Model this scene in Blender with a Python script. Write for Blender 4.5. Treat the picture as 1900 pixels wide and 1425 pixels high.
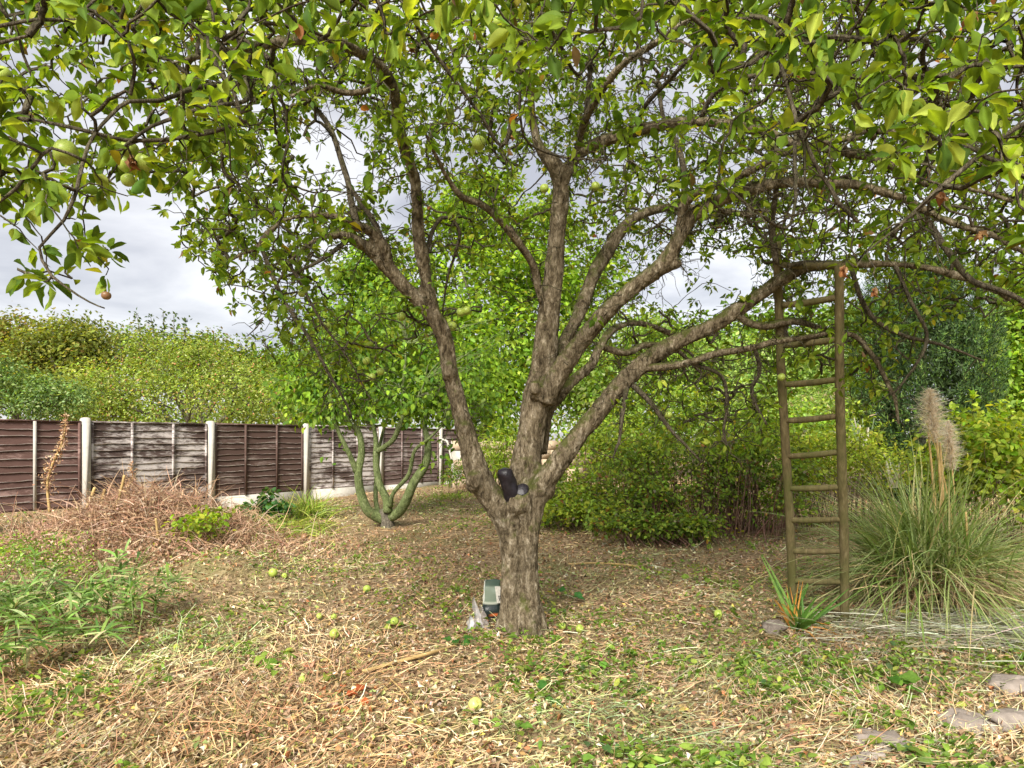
import bpy, math, random
import numpy as np
from mathutils import Vector, Matrix, noise as mnoise

# ------------------------------------------------------------------ clearing, camera, sky, sun, exposure
for o in list(bpy.data.objects):
    bpy.data.objects.remove(o)
rng = np.random.default_rng(11)
random.seed(11)
scene = bpy.context.scene
COL = scene.collection
R = math.radians

FPX, CX, HZ, CAMH = 1267.0, 950.0, 821.0, 1.40      # focal length, centre and horizon in photo pixels; eye height
cam_d = bpy.data.cameras.new('camera')
cam_d.sensor_width = 36.0
cam_d.lens = 36.0 * FPX / 1900.0
cam_d.shift_y = (HZ - 712.5) / 1900.0
cam_d.clip_start = 0.05
cam_d.clip_end = 600
cam = bpy.data.objects.new('camera', cam_d)
cam.location = (0, 0, CAMH)
cam.rotation_euler = (R(90), 0, 0)
COL.objects.link(cam)
scene.camera = cam

SUN_EL, SUN_AZ = 38.0, 196.0        # degrees; azimuth clockwise from +Y: behind the camera on its left
world = bpy.data.worlds.new('World')
scene.world = world
world.use_nodes = True
wt = world.node_tree
wt.nodes.clear()
def wn(t, **kw):
    n = wt.nodes.new(t)
    for k, v in kw.items():
        setattr(n, k, v)
    return n
sky = wn('ShaderNodeTexSky', sky_type='NISHITA')
sky.sun_disc = False
sky.sun_elevation = R(SUN_EL)
sky.sun_rotation = R(SUN_AZ)
wtc = wn('ShaderNodeTexCoord')
sep = wn('ShaderNodeSeparateXYZ')
wt.links.new(wtc.outputs['Generated'], sep.inputs[0])
addz = wn('ShaderNodeMath', operation='MAXIMUM'); addz.inputs[1].default_value = 0.0
wt.links.new(sep.outputs[2], addz.inputs[0])
addk = wn('ShaderNodeMath', operation='ADD'); addk.inputs[1].default_value = 0.16
wt.links.new(addz.outputs[0], addk.inputs[0])
vdiv = wn('ShaderNodeVectorMath', operation='DIVIDE')
cmb = wn('ShaderNodeCombineXYZ')
wt.links.new(addk.outputs[0], cmb.inputs[0]); wt.links.new(addk.outputs[0], cmb.inputs[1]); cmb.inputs[2].default_value = 1.0
wt.links.new(wtc.outputs['Generated'], vdiv.inputs[0]); wt.links.new(cmb.outputs[0], vdiv.inputs[1])
cn = wn('ShaderNodeTexNoise'); cn.inputs['Scale'].default_value = 1.5; cn.inputs['Detail'].default_value = 7; cn.inputs['Roughness'].default_value = 0.52
cn.inputs['Distortion'].default_value = 0.35
wt.links.new(vdiv.outputs[0], cn.inputs['Vector'])
cr = wn('ShaderNodeValToRGB')
cr.color_ramp.elements[0].position = 0.40; cr.color_ramp.elements[0].color = (1.20, 1.20, 1.30, 1)
cr.color_ramp.elements[1].position = 0.62; cr.color_ramp.elements[1].color = (2.1, 2.08, 2.1, 1)
wt.links.new(cn.outputs['Fac'], cr.inputs[0])
cmix = wn('ShaderNodeMix', data_type='RGBA'); cmix.inputs[0].default_value = 0.94
wt.links.new(sky.outputs[0], cmix.inputs[6]); wt.links.new(cr.outputs[0], cmix.inputs[7])
bg = wn('ShaderNodeBackground'); bg.inputs[1].default_value = 0.10
wt.links.new(cmix.outputs[2], bg.inputs[0])
wo = wn('ShaderNodeOutputWorld')
wt.links.new(bg.outputs[0], wo.inputs[0])

sun_d = bpy.data.lights.new('sun', 'SUN')
sun_d.energy = 2.0
sun_d.angle = R(28)
sun_d.color = (1.0, 0.95, 0.87)
sun = bpy.data.objects.new('sun', sun_d)
sun.rotation_euler = (R(90 - SUN_EL), 0, R(180 - SUN_AZ))
COL.objects.link(sun)

vs = scene.view_settings
vs.view_transform = 'Standard'
vs.look = 'None'
vs.gamma = 1.0
vs.exposure = 2.25
vs.use_curve_mapping = False
cy = scene.cycles
cy.max_bounces = 6; cy.diffuse_bounces = 4; cy.glossy_bounces = 2; cy.transmission_bounces = 4; cy.transparent_max_bounces = 6
cy.caustics_reflective = False; cy.caustics_refractive = False
cy.use_denoising = True
try:
    cy.denoiser = 'OPENIMAGEDENOISE'; cy.denoising_input_passes = 'RGB_ALBEDO_NORMAL'
except Exception:
    pass

# ------------------------------------------------------------------ helpers
def A3(*v):
    return np.array(v, float)
def at(x, y, Y):                       # photo pixel at depth Y -> world
    return A3((x - CX) / FPX * Y, Y, CAMH - (y - HZ) / FPX * Y)
def px_of(P):
    P = np.asarray(P)
    return CX + P[..., 0] / P[..., 1] * FPX, HZ - (P[..., 2] - CAMH) / P[..., 1] * FPX

def fbm(X, Y, seed, octs, base):
    """cheap value noise for arrays"""
    out = np.zeros(np.broadcast(X, Y).shape)
    amp = 1.0
    for k in range(octs):
        xs, ys = X * base + seed * 13.7 + k * 5.1, Y * base + seed * 7.3 + k * 9.2
        xi, yi = np.floor(xs), np.floor(ys)
        fx, fy = xs - xi, ys - yi
        fx, fy = fx * fx * (3 - 2 * fx), fy * fy * (3 - 2 * fy)
        def h(a, b):
            s = np.sin(a * 127.1 + b * 311.7 + seed) * 43758.5453
            return s - np.floor(s)
        out += amp * ((h(xi, yi) * (1 - fx) + h(xi + 1, yi) * fx) * (1 - fy) + (h(xi, yi + 1) * (1 - fx) + h(xi + 1, yi + 1) * fx) * fy - .5)
        amp *= .5; base *= 2.03
    return out
def ground(X, Y):
    X = np.asarray(X, float); Y = np.asarray(Y, float)
    z = 0.04 * np.log1p(np.exp((Y - 5) * 1.6)) / 1.6
    z = np.minimum(z, 0.56 + 0.006 * (Y - 18))
    z = z + 0.06 * fbm(X, Y, 3, 3, 0.55) + 0.035 * fbm(X, Y, 5, 3, 2.2)
    z = z + 0.42 * np.exp(-(((X + 4.5) / 1.1) ** 2 + ((Y - 8.3) / 0.75) ** 2))
    z = z + 0.20 * np.exp(-(((X + 2.9) / 0.6) ** 2 + ((Y - 6.9) / 0.5) ** 2))
    z = z + 0.14 * np.exp(-(((X + 3.6) / 0.8) ** 2 + ((Y - 4.7) / 0.7) ** 2))
    z = z + 0.05 * np.exp(-((X ** 2 + (Y - 5.1) ** 2) / 0.12))
    return z
def gpix(x, y):                        # where the ray through a pixel meets the ground
    Y = 2.0
    for _ in range(4000):
        p = at(x, y, Y)
        if p[2] <= ground(p[0], p[1]):
            break
        Y += 0.01
    return p
def unit(v):
    return v / np.maximum(np.linalg.norm(v, axis=-1, keepdims=True), 1e-9)
def rdir(n):
    return unit(rng.normal(size=(n, 3)))

class Acc:
    def __init__(s):
        s.V, s.F3, s.F4, s.C, s.n = [], [], [], [], 0
    def add(s, V, F3=None, F4=None, C=None):
        V = np.asarray(V, float).reshape(-1, 3)
        if F3 is not None and len(F3): s.F3.append(np.asarray(F3, int).reshape(-1, 3) + s.n)
        if F4 is not None and len(F4): s.F4.append(np.asarray(F4, int).reshape(-1, 4) + s.n)
        if C is None: C = np.full((len(V), 3), .5)
        C = np.asarray(C, float)
        if C.ndim == 1: C = np.tile(C, (len(V), 1))
        s.V.append(V); s.C.append(C); s.n += len(V)
    def mesh(s, name, mats, smooth=True):
        V = np.concatenate(s.V); C = np.concatenate(s.C)
        F3 = np.concatenate(s.F3) if s.F3 else np.zeros((0, 3), int)
        F4 = np.concatenate(s.F4) if s.F4 else np.zeros((0, 4), int)
        me = bpy.data.meshes.new(name)
        me.vertices.add(len(V)); me.vertices.foreach_set('co', V.astype(np.float32).ravel())
        loops = np.concatenate([F3.ravel(), F4.ravel()]).astype(np.int32)
        me.loops.add(len(loops)); me.loops.foreach_set('vertex_index', loops)
        starts = np.concatenate([np.arange(len(F3)) * 3, len(F3) * 3 + np.arange(len(F4)) * 4]).astype(np.int32)
        me.polygons.add(len(starts)); me.polygons.foreach_set('loop_start', starts)
        if smooth:
            me.polygons.foreach_set('use_smooth', np.ones(len(starts), bool))
        at_ = me.attributes.new('col', 'FLOAT_COLOR', 'POINT')
        at_.data.foreach_set('color', np.c_[C, np.ones(len(C))].astype(np.float32).ravel())
        me.update(calc_edges=True)
        for m in (mats if isinstance(mats, (list, tuple)) else [mats]):
            me.materials.append(m)
        return me
    def obj(s, name, mats, parent=None, smooth=True):
        return link(name, s.mesh(name, mats, smooth), parent)

def link(name, me, parent=None):
    o = bpy.data.objects.new(name, me)
    COL.objects.link(o)
    if parent is not None:
        o.parent = parent
        o.matrix_parent_inverse = Matrix.Identity(4)
        if me is not None and parent.type == 'EMPTY' and o.location.length == 0:
            o.location = -Vector(parent.location) if parent.get('wcoords') else (0, 0, 0)
    return o
def thing(name, label, cat, loc=(0, 0, 0), group=None, wcoords=True):
    o = bpy.data.objects.new(name, None)
    o.empty_display_size = .2
    o.location = loc
    COL.objects.link(o)
    tag(o, label, cat, group)
    if wcoords: o['wcoords'] = 1
    return o
def tag(o, label, cat, group=None):
    o['label'] = label; o['category'] = cat
    if group: o['group'] = group
    return o
def stuff(o):
    o['kind'] = 'stuff'; return o
def structure(o):
    o['kind'] = 'structure'; return o

def pick(pal, n, jit=.18):
    pal = np.array(pal, float)
    w = pal[:, 3] / pal[:, 3].sum()
    c = pal[rng.choice(len(pal), n, p=w), :3]
    return np.clip(c * (1 + jit * rng.normal(size=(n, 1))) * (1 + .3 * jit * rng.normal(size=(n, 3))), .004, .95)

# ---- leaf and blade batches
LT = {}
LT['low'] = (A3(0, .45, 1, .45), A3(0, -1, 0, 1), [(0, 1, 2), (0, 2, 3)], [])
LT['mid'] = (A3(0, .27, .27, .27, .66, .66, .66, 1), A3(0, -.9, 0, .9, -.8, 0, .8, 0),
             [(0, 1, 2), (0, 2, 3), (4, 7, 5), (5, 7, 6)], [(1, 4, 5, 2), (2, 5, 6, 3)])
def _tpl(rows):
    u, v, t, q = [0.0], [0.0], [], []
    for (uu, ww) in rows:
        for vv in (-1, 0, 1): u.append(uu); v.append(vv * ww)
    u.append(1.0); v.append(0.0)
    t += [(0, 1, 2), (0, 2, 3)]
    for r_ in range(len(rows) - 1):
        for k in range(2):
            a = 1 + r_ * 3 + k; q.append((a, a + 3, a + 4, a + 1))
    for k in range(2):
        a = 1 + (len(rows) - 1) * 3 + k; t.append((a, len(u) - 1, a + 1))
    return (np.array(u), np.array(v), t, q)
LT['soft'] = _tpl([(.12, .55), (.3, .93), (.52, 1.0), (.74, .74), (.9, .36)])
_u, _v, _t, _q = [0.0], [0.0], [], []
_rows = [(.12, .55), (.28, .88), (.45, 1.0), (.62, .93), (.78, .68), (.9, .36)]
for (uu, ww) in _rows:
    for vv in (-1, -.5, 0, .5, 1):
        _u.append(uu + (.03 if abs(vv) == 1 else 0)); _v.append(vv * ww)
_u.append(1.04); _v.append(0.0)
for k in range(4): _t.append((0, 1 + k, 2 + k))
for r_ in range(len(_rows) - 1):
    for k in range(4):
        a = 1 + r_ * 5 + k
        _q.append((a, a + 5, a + 6, a + 1))
for k in range(4):
    a = 1 + (len(_rows) - 1) * 5 + k
    _t.append((a, len(_u) - 1, a + 1))
LT['fine'] = (np.array(_u), np.array(_v), _t, _q)

def leaf_batch(acc, tpl, P, A, N, L, W, fold, curl, C, wave=0.0, rib=1.12):
    u, v, t, q = LT[tpl]
    n = len(P); k = len(u)
    A = unit(A); S = unit(np.cross(N, A)); N = np.cross(A, S)
    L = np.broadcast_to(L, (n,)); W = np.broadcast_to(W, (n,)) ; fold = np.broadcast_to(fold, (n,)); curl = np.broadcast_to(curl, (n,))
    h = fold[:, None] * W[:, None] * np.abs(v) - curl[:, None] * L[:, None] * u ** 2
    if wave:
        ph = rng.uniform(0, 6.28, (n, 1))
        h = h + wave * W[:, None] * np.sin(u * 11 + ph + 1.7 * np.sign(v)) * np.abs(v)
    V = P[:, None] + A[:, None] * (L[:, None] * u)[..., None] + S[:, None] * (W[:, None] * v * .5)[..., None] + N[:, None] * h[..., None]
    off = (np.arange(n) * k)[:, None, None]
    F3 = (np.array(t)[None] + off) if t else None
    F4 = (np.array(q)[None] + off) if q else None
    Cv = C[:, None] * np.where(v == 0, rib, 1.0)[None, :, None]
    acc.add(V, F3, F4, Cv.reshape(-1, 3))

def blade_batch(acc, P, D, S, L, W, bend, C, nseg=3, prof='taper', tipc=None):
    """ribbons: start P, direction D, side S, length L, width W, bend vector (added as t^2)"""
    n = len(P)
    L = np.broadcast_to(L, (n,)); W = np.broadcast_to(W, (n,))
    t = np.linspace(0, 1, nseg + 1)
    D = unit(D); S = unit(S - D * (S * D).sum(-1, keepdims=True))
    ctr = P[:, None] + D[:, None] * (L[:, None] * t)[..., None] + bend[:, None] * (L[:, None] * t ** 2)[..., None]
    w = {'taper': 1 - .85 * t ** 1.5, 'lance': np.sin(np.pi * np.clip(.12 + .88 * t, 0, 1)) ** .7 + .03, 'straw': np.ones_like(t)}[prof]
    hw = .5 * W[:, None] * w
    Vl = ctr - S[:, None] * hw[..., None]; Vr = ctr + S[:, None] * hw[..., None]
    V = np.stack([Vl, Vr], 2).reshape(n, -1, 3)
    off = (np.arange(n) * 2 * (nseg + 1))[:, None, None]
    q = np.array([(2 * i, 2 * i + 1, 2 * i + 3, 2 * i + 2) for i in range(nseg)])
    Cv = np.repeat(C[:, None], nseg + 1, 1)
    if tipc is not None:
        Cv = Cv * (1 - t[None, :, None] ** 3) + tipc * t[None, :, None] ** 3
    acc.add(V, None, q[None] + off, np.repeat(Cv, 2, 1).reshape(-1, 3))

def tube_batch(acc, P0, PC, P1, r0, r1, C, nseg=4, sides=4, wob=0.0):
    n = len(P0)
    t = np.linspace(0, 1, nseg + 1)[None, :, None]
    ctr = P0[:, None] * (1 - t) ** 2 + PC[:, None] * 2 * t * (1 - t) + P1[:, None] * t ** 2
    if wob:
        ctr[:, 1:-1] += rng.normal(size=ctr[:, 1:-1].shape) * wob * np.linalg.norm(P1 - P0, axis=-1)[:, None, None]
    T = unit(2 * (1 - t) * (PC - P0)[:, None] + 2 * t * (P1 - PC)[:, None] + 1e-6)
    ref = np.where(np.abs(T[:, :1, 2:3]) > .8, A3(1, 0, 0), A3(0, 0, 1))
    S = unit(np.cross(T, ref)); U = np.cross(S, T)
    rad = np.asarray(r0)[:, None] * (1 - t[..., 0]) + np.asarray(r1)[:, None] * t[..., 0]
    ang = np.arange(sides) * 2 * np.pi / sides
    V = ctr[:, :, None] + rad[:, :, None, None] * (np.cos(ang)[None, None, :, None] * S[:, :, None] + np.sin(ang)[None, None, :, None] * U[:, :, None])
    q = []
    for i in range(nseg):
        for k in range(sides):
            k2 = (k + 1) % sides
            q.append((i * sides + k, i * sides + k2, (i + 1) * sides + k2, (i + 1) * sides + k))
    off = (np.arange(n) * (nseg + 1) * sides)[:, None, None]
    Cv = np.repeat(C[:, None], (nseg + 1) * sides, 1).reshape(-1, 3)
    acc.add(V, None, np.array(q)[None] + off, Cv)

def spline(pts, step):
    """Catmull-Rom through rows (x,y,z,r) -> dense rows"""
    pts = np.asarray(pts, float)
    Pp = np.vstack([2 * pts[0] - pts[1], pts, 2 * pts[-1] - pts[-2]])
    out = []
    for i in range(1, len(Pp) - 2):
        p0, p1, p2, p3 = Pp[i - 1], Pp[i], Pp[i + 1], Pp[i + 2]
        n = max(2, int(np.linalg.norm((p2 - p1)[:3]) / step))
        t = np.arange(n)[:, None] / n
        out.append(.5 * (2 * p1 + (p2 - p0) * t + (2 * p0 - 5 * p1 + 4 * p2 - p3) * t ** 2 + (3 * p1 - p0 - 3 * p2 + p3) * t ** 3))
    out.append(Pp[-2][None])
    o = np.vstack(out); o[:, 3] = np.maximum(o[:, 3], .0015)
    return o
def tube(acc, rows, sides=10, C=A3(.5, .5, .5), lump=0.0, cap0=True, seed=0.0):
    P = rows[:, :3]; r = rows[:, 3]; n = len(P)
    T = unit(np.gradient(P, axis=0))
    s = np.cross(T[0], A3(0, 0, 1) if abs(T[0][2]) < .9 else A3(1, 0, 0)); s /= np.linalg.norm(s)
    V = []
    ang = np.arange(sides) * 2 * np.pi / sides
    for i in range(n):
        s = s - T[i] * np.dot(s, T[i]); s /= np.linalg.norm(s)
        u = np.cross(T[i], s)
        rr = r[i] * np.ones(sides)
        if lump:
            rr = rr * (1 + lump * np.sin(ang * 2 + i * .31 + seed) * np.sin(i * .47 + seed * 2) + lump * .7 * np.sin(ang * 3 - i * .53 + seed * 3))
        V.append(P[i] + (np.cos(ang) * rr)[:, None] * s + (np.sin(ang) * rr)[:, None] * u)
    V = np.vstack(V)
    q = [(i * sides + k, i * sides + (k + 1) % sides, (i + 1) * sides + (k + 1) % sides, (i + 1) * sides + k) for i in range(n - 1) for k in range(sides)]
    V = np.vstack([V, P[0] - T[0] * r[0] * .3, P[-1] + T[-1] * r[-1] * .4])
    a, b = n * sides, n * sides + 1
    t3 = [(a, (k + 1) % sides, k) for k in range(sides)] + [(b, (n - 1) * sides + k, (n - 1) * sides + (k + 1) % sides) for k in range(sides)]
    acc.add(V, t3, q, C)
def prow(*pts):
    """rows from (px, py, depth, radius in px)"""
    return np.array([np.r_[at(x, y, Y), r * Y / FPX] for (x, y, Y, r) in pts])
def box(acc, c, s, C=A3(.5, .5, .5)):
    x, y, z = np.array(s) / 2
    V = np.array([(-x, -y, -z), (x, -y, -z), (x, y, -z), (-x, y, -z), (-x, -y, z), (x, -y, z), (x, y, z), (-x, y, z)]) + c
    acc.add(V, None, [(0, 3, 2, 1), (4, 5, 6, 7), (0, 1, 5, 4), (1, 2, 6, 5), (2, 3, 7, 6), (3, 0, 4, 7)], C)

def crumple(V, amp, s, seed):
    return V + np.array([[amp * mnoise.noise(Vector((x * s + seed, y * s, z * s))), amp * mnoise.noise(Vector((x * s, y * s + seed, z * s + 4))), .5 * amp * mnoise.noise(Vector((x * s + 7, y * s, z * s + seed)))] for (x, y, z) in V])
# ------------------------------------------------------------------ materials
class Mat:
    def __init__(s, name):
        s.m = bpy.data.materials.new(name); s.m.use_nodes = True
        s.t = s.m.node_tree; s.t.nodes.clear()
        s.out = s.n('ShaderNodeOutputMaterial')
    def n(s, t, **kw):
        nd = s.t.nodes.new(t)
        for k, v in kw.items():
            if k.startswith('i_'): nd.inputs[k[2:].replace('_', ' ')].default_value = v
            else: setattr(nd, k, v)
        return nd
    def l(s, a, b): s.t.links.new(a, b)
    def noise(s, scale, detail=4, rough=.55, vec=None, stretch=None, dist=0.0):
        tc = s.n('ShaderNodeTexCoord')
        src = tc.outputs['Object'] if vec is None else vec
        if stretch:
            mp = s.n('ShaderNodeMapping'); mp.inputs['Scale'].default_value = stretch
            s.l(src, mp.inputs[0]); src = mp.outputs[0]
        nz = s.n('ShaderNodeTexNoise'); nz.inputs['Scale'].default_value = scale; nz.inputs['Detail'].default_value = detail
        nz.inputs['Roughness'].default_value = rough; nz.inputs['Distortion'].default_value = dist
        s.l(src, nz.inputs['Vector'])
        return nz.outputs['Fac']
    def ramp(s, fac, stops, interp='LINEAR'):
        r = s.n('ShaderNodeValToRGB'); r.color_ramp.interpolation = interp
        e = r.color_ramp.elements
        while len(e) < len(stops): e.new(.5)
        for k, (p, c) in enumerate(stops):
            e[k].position = p; e[k].color = (*c, 1) if len(c) == 3 else c
        s.l(fac, r.inputs[0])
        return r.outputs[0]
    def mix(s, fac, a, b, blend='MIX'):
        m = s.n('ShaderNodeMix', data_type='RGBA', blend_type=blend)
        for i, x in ((0, fac), (6, a), (7, b)):
            if hasattr(x, 'is_linked') or isinstance(x, bpy.types.NodeSocket): s.l(x, m.inputs[i])
            elif i == 0: m.inputs[0].default_value = x
            else: m.inputs[i].default_value = (*x, 1)
        return m.outputs[2]
    def bsdf(s, col, rough=.8, spec=.25, bump=None, bstr=.4, bdist=.01):
        p = s.n('ShaderNodeBsdfPrincipled')
        if isinstance(col, bpy.types.NodeSocket): s.l(col, p.inputs['Base Color'])
        else: p.inputs['Base Color'].default_value = (*col, 1)
        if isinstance(rough, bpy.types.NodeSocket): s.l(rough, p.inputs['Roughness'])
        else: p.inputs['Roughness'].default_value = rough
        p.inputs['Specular IOR Level'].default_value = spec
        if bump is not None:
            b = s.n('ShaderNodeBump'); b.inputs['Strength'].default_value = bstr; b.inputs['Distance'].default_value = bdist
            s.l(bump, b.inputs['Height']); s.l(b.outputs[0], p.inputs['Normal'])
        return p
    def done(s, sh): s.l(sh.outputs[0], s.out.inputs[0]); return s.m

def leaf_material(name, transl=.46, rough=.6, spec=.14, tint=(1.65, 1.5, .42), blem=0.0):
    M = Mat(name)
    a = M.n('ShaderNodeAttribute', attribute_name='col')
    nz = M.noise(55, 3)
    col = M.mix(.5, a.outputs['Color'], M.mix(1.0, a.outputs['Color'], M.ramp(nz, [(.3, (.62, .62, .62)), (.7, (1.35, 1.3, 1.25))]), 'MULTIPLY'))
    if blem:
        b1 = M.noise(38, 5, .7)
        col = M.mix(M.ramp(b1, [(.63, (0, 0, 0)), (.72, (blem, blem, blem))]), col, (.24, .2, .05))
    p = M.bsdf(col, rough, spec)
    tr = M.n('ShaderNodeBsdfTranslucent')
    M.l(M.mix(1.0, col, tint, 'MULTIPLY'), tr.inputs['Color'])
    ms = M.n('ShaderNodeMixShader'); ms.inputs[0].default_value = transl
    M.l(p.outputs[0], ms.inputs[1]); M.l(tr.outputs[0], ms.inputs[2])
    return M.done(ms)
MAT = {}
MAT['leaf'] = leaf_material('leaf_green', blem=.6)
MAT['litter'] = leaf_material('dry_litter', .12, .85, .1, (1, 1, 1))
MAT['blade'] = leaf_material('grass_blade', .3, .5, .35, (1.2, 1.2, .7))
MAT['yew'] = leaf_material('yew_needles', .12, .6, .3, (1, 1, .6))
MAT['plume'] = leaf_material('plume_fluff', .6, .9, .05, (1, 1, 1))

def bark_material(name, cols, moss=.5, sc=1.0):
    M = Mat(name)
    n1 = M.noise(26 * sc, 7, .72, stretch=(1, 1, .42), dist=.5)
    n2 = M.noise(5 * sc, 4, .6)
    n3 = M.noise(90 * sc, 4, .6, stretch=(1, 1, .45))
    base = M.ramp(n1, [(.34, cols[0]), (.45, cols[1]), (.56, cols[2]), (.68, cols[3])])
    base = M.mix(.55, base, M.mix(1.0, base, M.ramp(n2, [(.3, (.6, .58, .55)), (.7, (1.3, 1.25, 1.2))]), 'MULTIPLY'))
    base = M.mix(.6, base, M.mix(1.0, base, M.ramp(n3, [(.36, (.38, .34, .3)), (.52, (1.05, 1.03, 1.0)), (.68, (1.5, 1.48, 1.42))]), 'MULTIPLY'))
    if moss:
        g = M.n('ShaderNodeNewGeometry')
        sp = M.n('ShaderNodeSeparateXYZ'); M.l(g.outputs['Normal'], sp.inputs[0])
        ma = M.n('ShaderNodeMath', operation='MULTIPLY_ADD'); M.l(sp.outputs[2], ma.inputs[0]); ma.inputs[1].default_value = .30; M.l(M.noise(9, 5, .7), ma.inputs[2])
        f = M.ramp(ma.outputs[0], [(.58, (0, 0, 0)), (.74, (moss, moss, moss))])
        base = M.mix(f, base, (.075, .085, .018))
    hm = M.n('ShaderNodeMath', operation='ADD'); M.l(n1, hm.inputs[0]); M.l(n3, hm.inputs[1])
    return M.done(M.bsdf(base, .92, .12, hm.outputs[0], .9, .016))
MAT['bark'] = bark_material('apple_bark', [(.034, .026, .016), (.125, .10, .064), (.225, .188, .13), (.43, .385, .30)], .85)
MAT['twig'] = bark_material('twig_bark', [(.035, .03, .022), (.08, .068, .048), (.14, .12, .085), (.21, .19, .145)], .4, 2)
MAT['greenbark'] = bark_material('green_bark', [(.075, .095, .045), (.12, .155, .06), (.17, .215, .09), (.28, .30, .18)], 0, 1.2)
MAT['greytrunk'] = bark_material('grey_bark', [(.05, .045, .035), (.11, .10, .08), (.18, .165, .13), (.26, .24, .2)], .3)

def wood_material(name, base, dark, wear, wearcol=(.46, .42, .39), amt=(.5, .62)):
    M = Mat(name)
    gp = M.n('ShaderNodeNewGeometry'); rt = M.n('ShaderNodeMapping'); rt.inputs['Rotation'].default_value = (0, 0, -math.atan2(1.56, 1.11))
    M.l(gp.outputs['Position'], rt.inputs[0]); wp = rt.outputs[0]
    g = M.noise(7, 5, .6, wp, (.6, 6, 9))
    col = M.mix(g, dark, base)
    w = M.noise(6.5, 9, .8, wp, (1.0, 1, 5), .5)
    if wear:
        big = M.noise(1.6, 4, .6, wp, (1, 1, 2.2))
        mm = M.n('ShaderNodeMath', operation='MULTIPLY'); M.l(w, mm.inputs[0]); M.l(big, mm.inputs[1])
        f = M.ramp(mm.outputs[0], [(amt[0] * .5, (0, 0, 0)), (amt[1] * .5, (wear, wear, wear))])
        col = M.mix(f, col, wearcol)
    return M.done(M.bsdf(col, .8, .2, w, .35, .006))
MAT['fence_red'] = wood_material('fence_red_brown', (.15, .085, .07), (.09, .052, .043), .6, (.42, .29, .25), (.54, .72))
MAT['fence_worn'] = wood_material('fence_worn_brown', (.10, .066, .056), (.055, .038, .032), .95, (.52, .47, .44), (.44, .60))
MAT['fence_dark'] = wood_material('fence_dark_brown', (.105, .063, .05), (.062, .038, .03), .5, (.3, .24, .21), (.56, .72))
MAT['fence_mid'] = wood_material('fence_mid_brown', (.15, .10, .088), (.09, .06, .053), .75, (.4, .34, .32), (.5, .68))
MAT['fence_edge'] = wood_material('fence_pale_edge', (.42, .34, .31), (.2, .145, .125), .7, (.62, .57, .53), (.4, .58))
def concrete_material(name, a, b, s=18):
    M = Mat(name)
    n = M.noise(s, 8, .7); n2 = M.noise(2.5, 4, .6)
    col = M.mix(.5, M.ramp(n, [(.3, a), (.7, b)]), M.ramp(n2, [(.3, a), (.7, b)]))
    return M.done(M.bsdf(col, .92, .15, n, .4, .006))
MAT['concrete'] = concrete_material('pale_concrete', (.34, .31, .26), (.56, .53, .47))
MAT['block'] = concrete_material('tan_block', (.36, .26, .17), (.52, .41, .29))
MAT['stone'] = concrete_material('grey_stone', (.10, .08, .065), (.34, .29, .25), 14)
def ladder_material():
    M = Mat('weathered_ladder_wood')
    n = M.noise(6, 6, .65, stretch=(8, 8, .8)); n2 = M.noise(4, 4, .6)
    c = M.ramp(n, [(.3, (.07, .055, .026)), (.55, (.16, .125, .06)), (.75, (.26, .215, .12))])
    c = M.mix(M.ramp(n2, [(.42, (0, 0, 0)), (.68, (.75, .75, .75))]), c, (.10, .105, .03))
    return M.done(M.bsdf(c, .85, .2, n, .4, .005))
MAT['ladder'] = ladder_material()
def ground_material():
    M = Mat('straw_covered_soil')
    n1 = M.noise(1.1, 4, .6); n2 = M.noise(22, 6, .7); n3 = M.noise(70, 4, .7, stretch=(1, .35, 1))
    c = M.ramp(n2, [(.30, (.06, .042, .026)), (.45, (.18, .125, .072)), (.58, (.36, .265, .16)), (.74, (.54, .43, .28))])
    c = M.mix(M.ramp(n1, [(.48, (0, 0, 0)), (.66, (.55, .55, .55))]), c, (.13, .14, .045))
    c = M.mix(.45, c, M.mix(1.0, c, M.ramp(n3, [(.3, (.5, .45, .4)), (.7, (1.5, 1.45, 1.35))]), 'MULTIPLY'))
    return M.done(M.bsdf(c, .95, .1, n2, .8, .03))
MAT['ground'] = ground_material()
def simple(name, col, rough=.6, spec=.3, nscale=30, var=.25, bstr=.15):
    M = Mat(name)
    n = M.noise(nscale, 4, .6)
    lo = tuple(c * (1 - var) for c in col); hi = tuple(min(1, c * (1 + var)) for c in col)
    return M.done(M.bsdf(M.ramp(n, [(.3, lo), (.7, hi)]), rough, spec, n, bstr, .004))
MAT['black_paint'] = simple('black_wound_paint', (.012, .009, .013), .42, .45, 45, .5, .9)
def apple_material(name, c0, c1, c2):
    M = Mat(name)
    n = M.noise(9, 3, .5); n2 = M.noise(120, 2, .5)
    c = M.ramp(n, [(.35, c0), (.55, c1), (.72, c2)])
    c = M.mix(M.ramp(n2, [(.66, (0, 0, 0)), (.78, (.18, .18, .18))]), c, (.5, .48, .2))
    return M.done(M.bsdf(c, .38, .4))
MAT['apple'] = apple_material('green_apple_skin', (.27, .37, .05), (.36, .45, .08), (.47, .52, .13))
MAT['apple_blush'] = apple_material('blushed_apple_skin', (.40, .47, .10), (.52, .48, .15), (.58, .36, .17))
MAT['apple_red'] = apple_material('red_brown_apple_skin', (.20, .16, .06), (.26, .12, .06), (.30, .10, .06))

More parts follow.
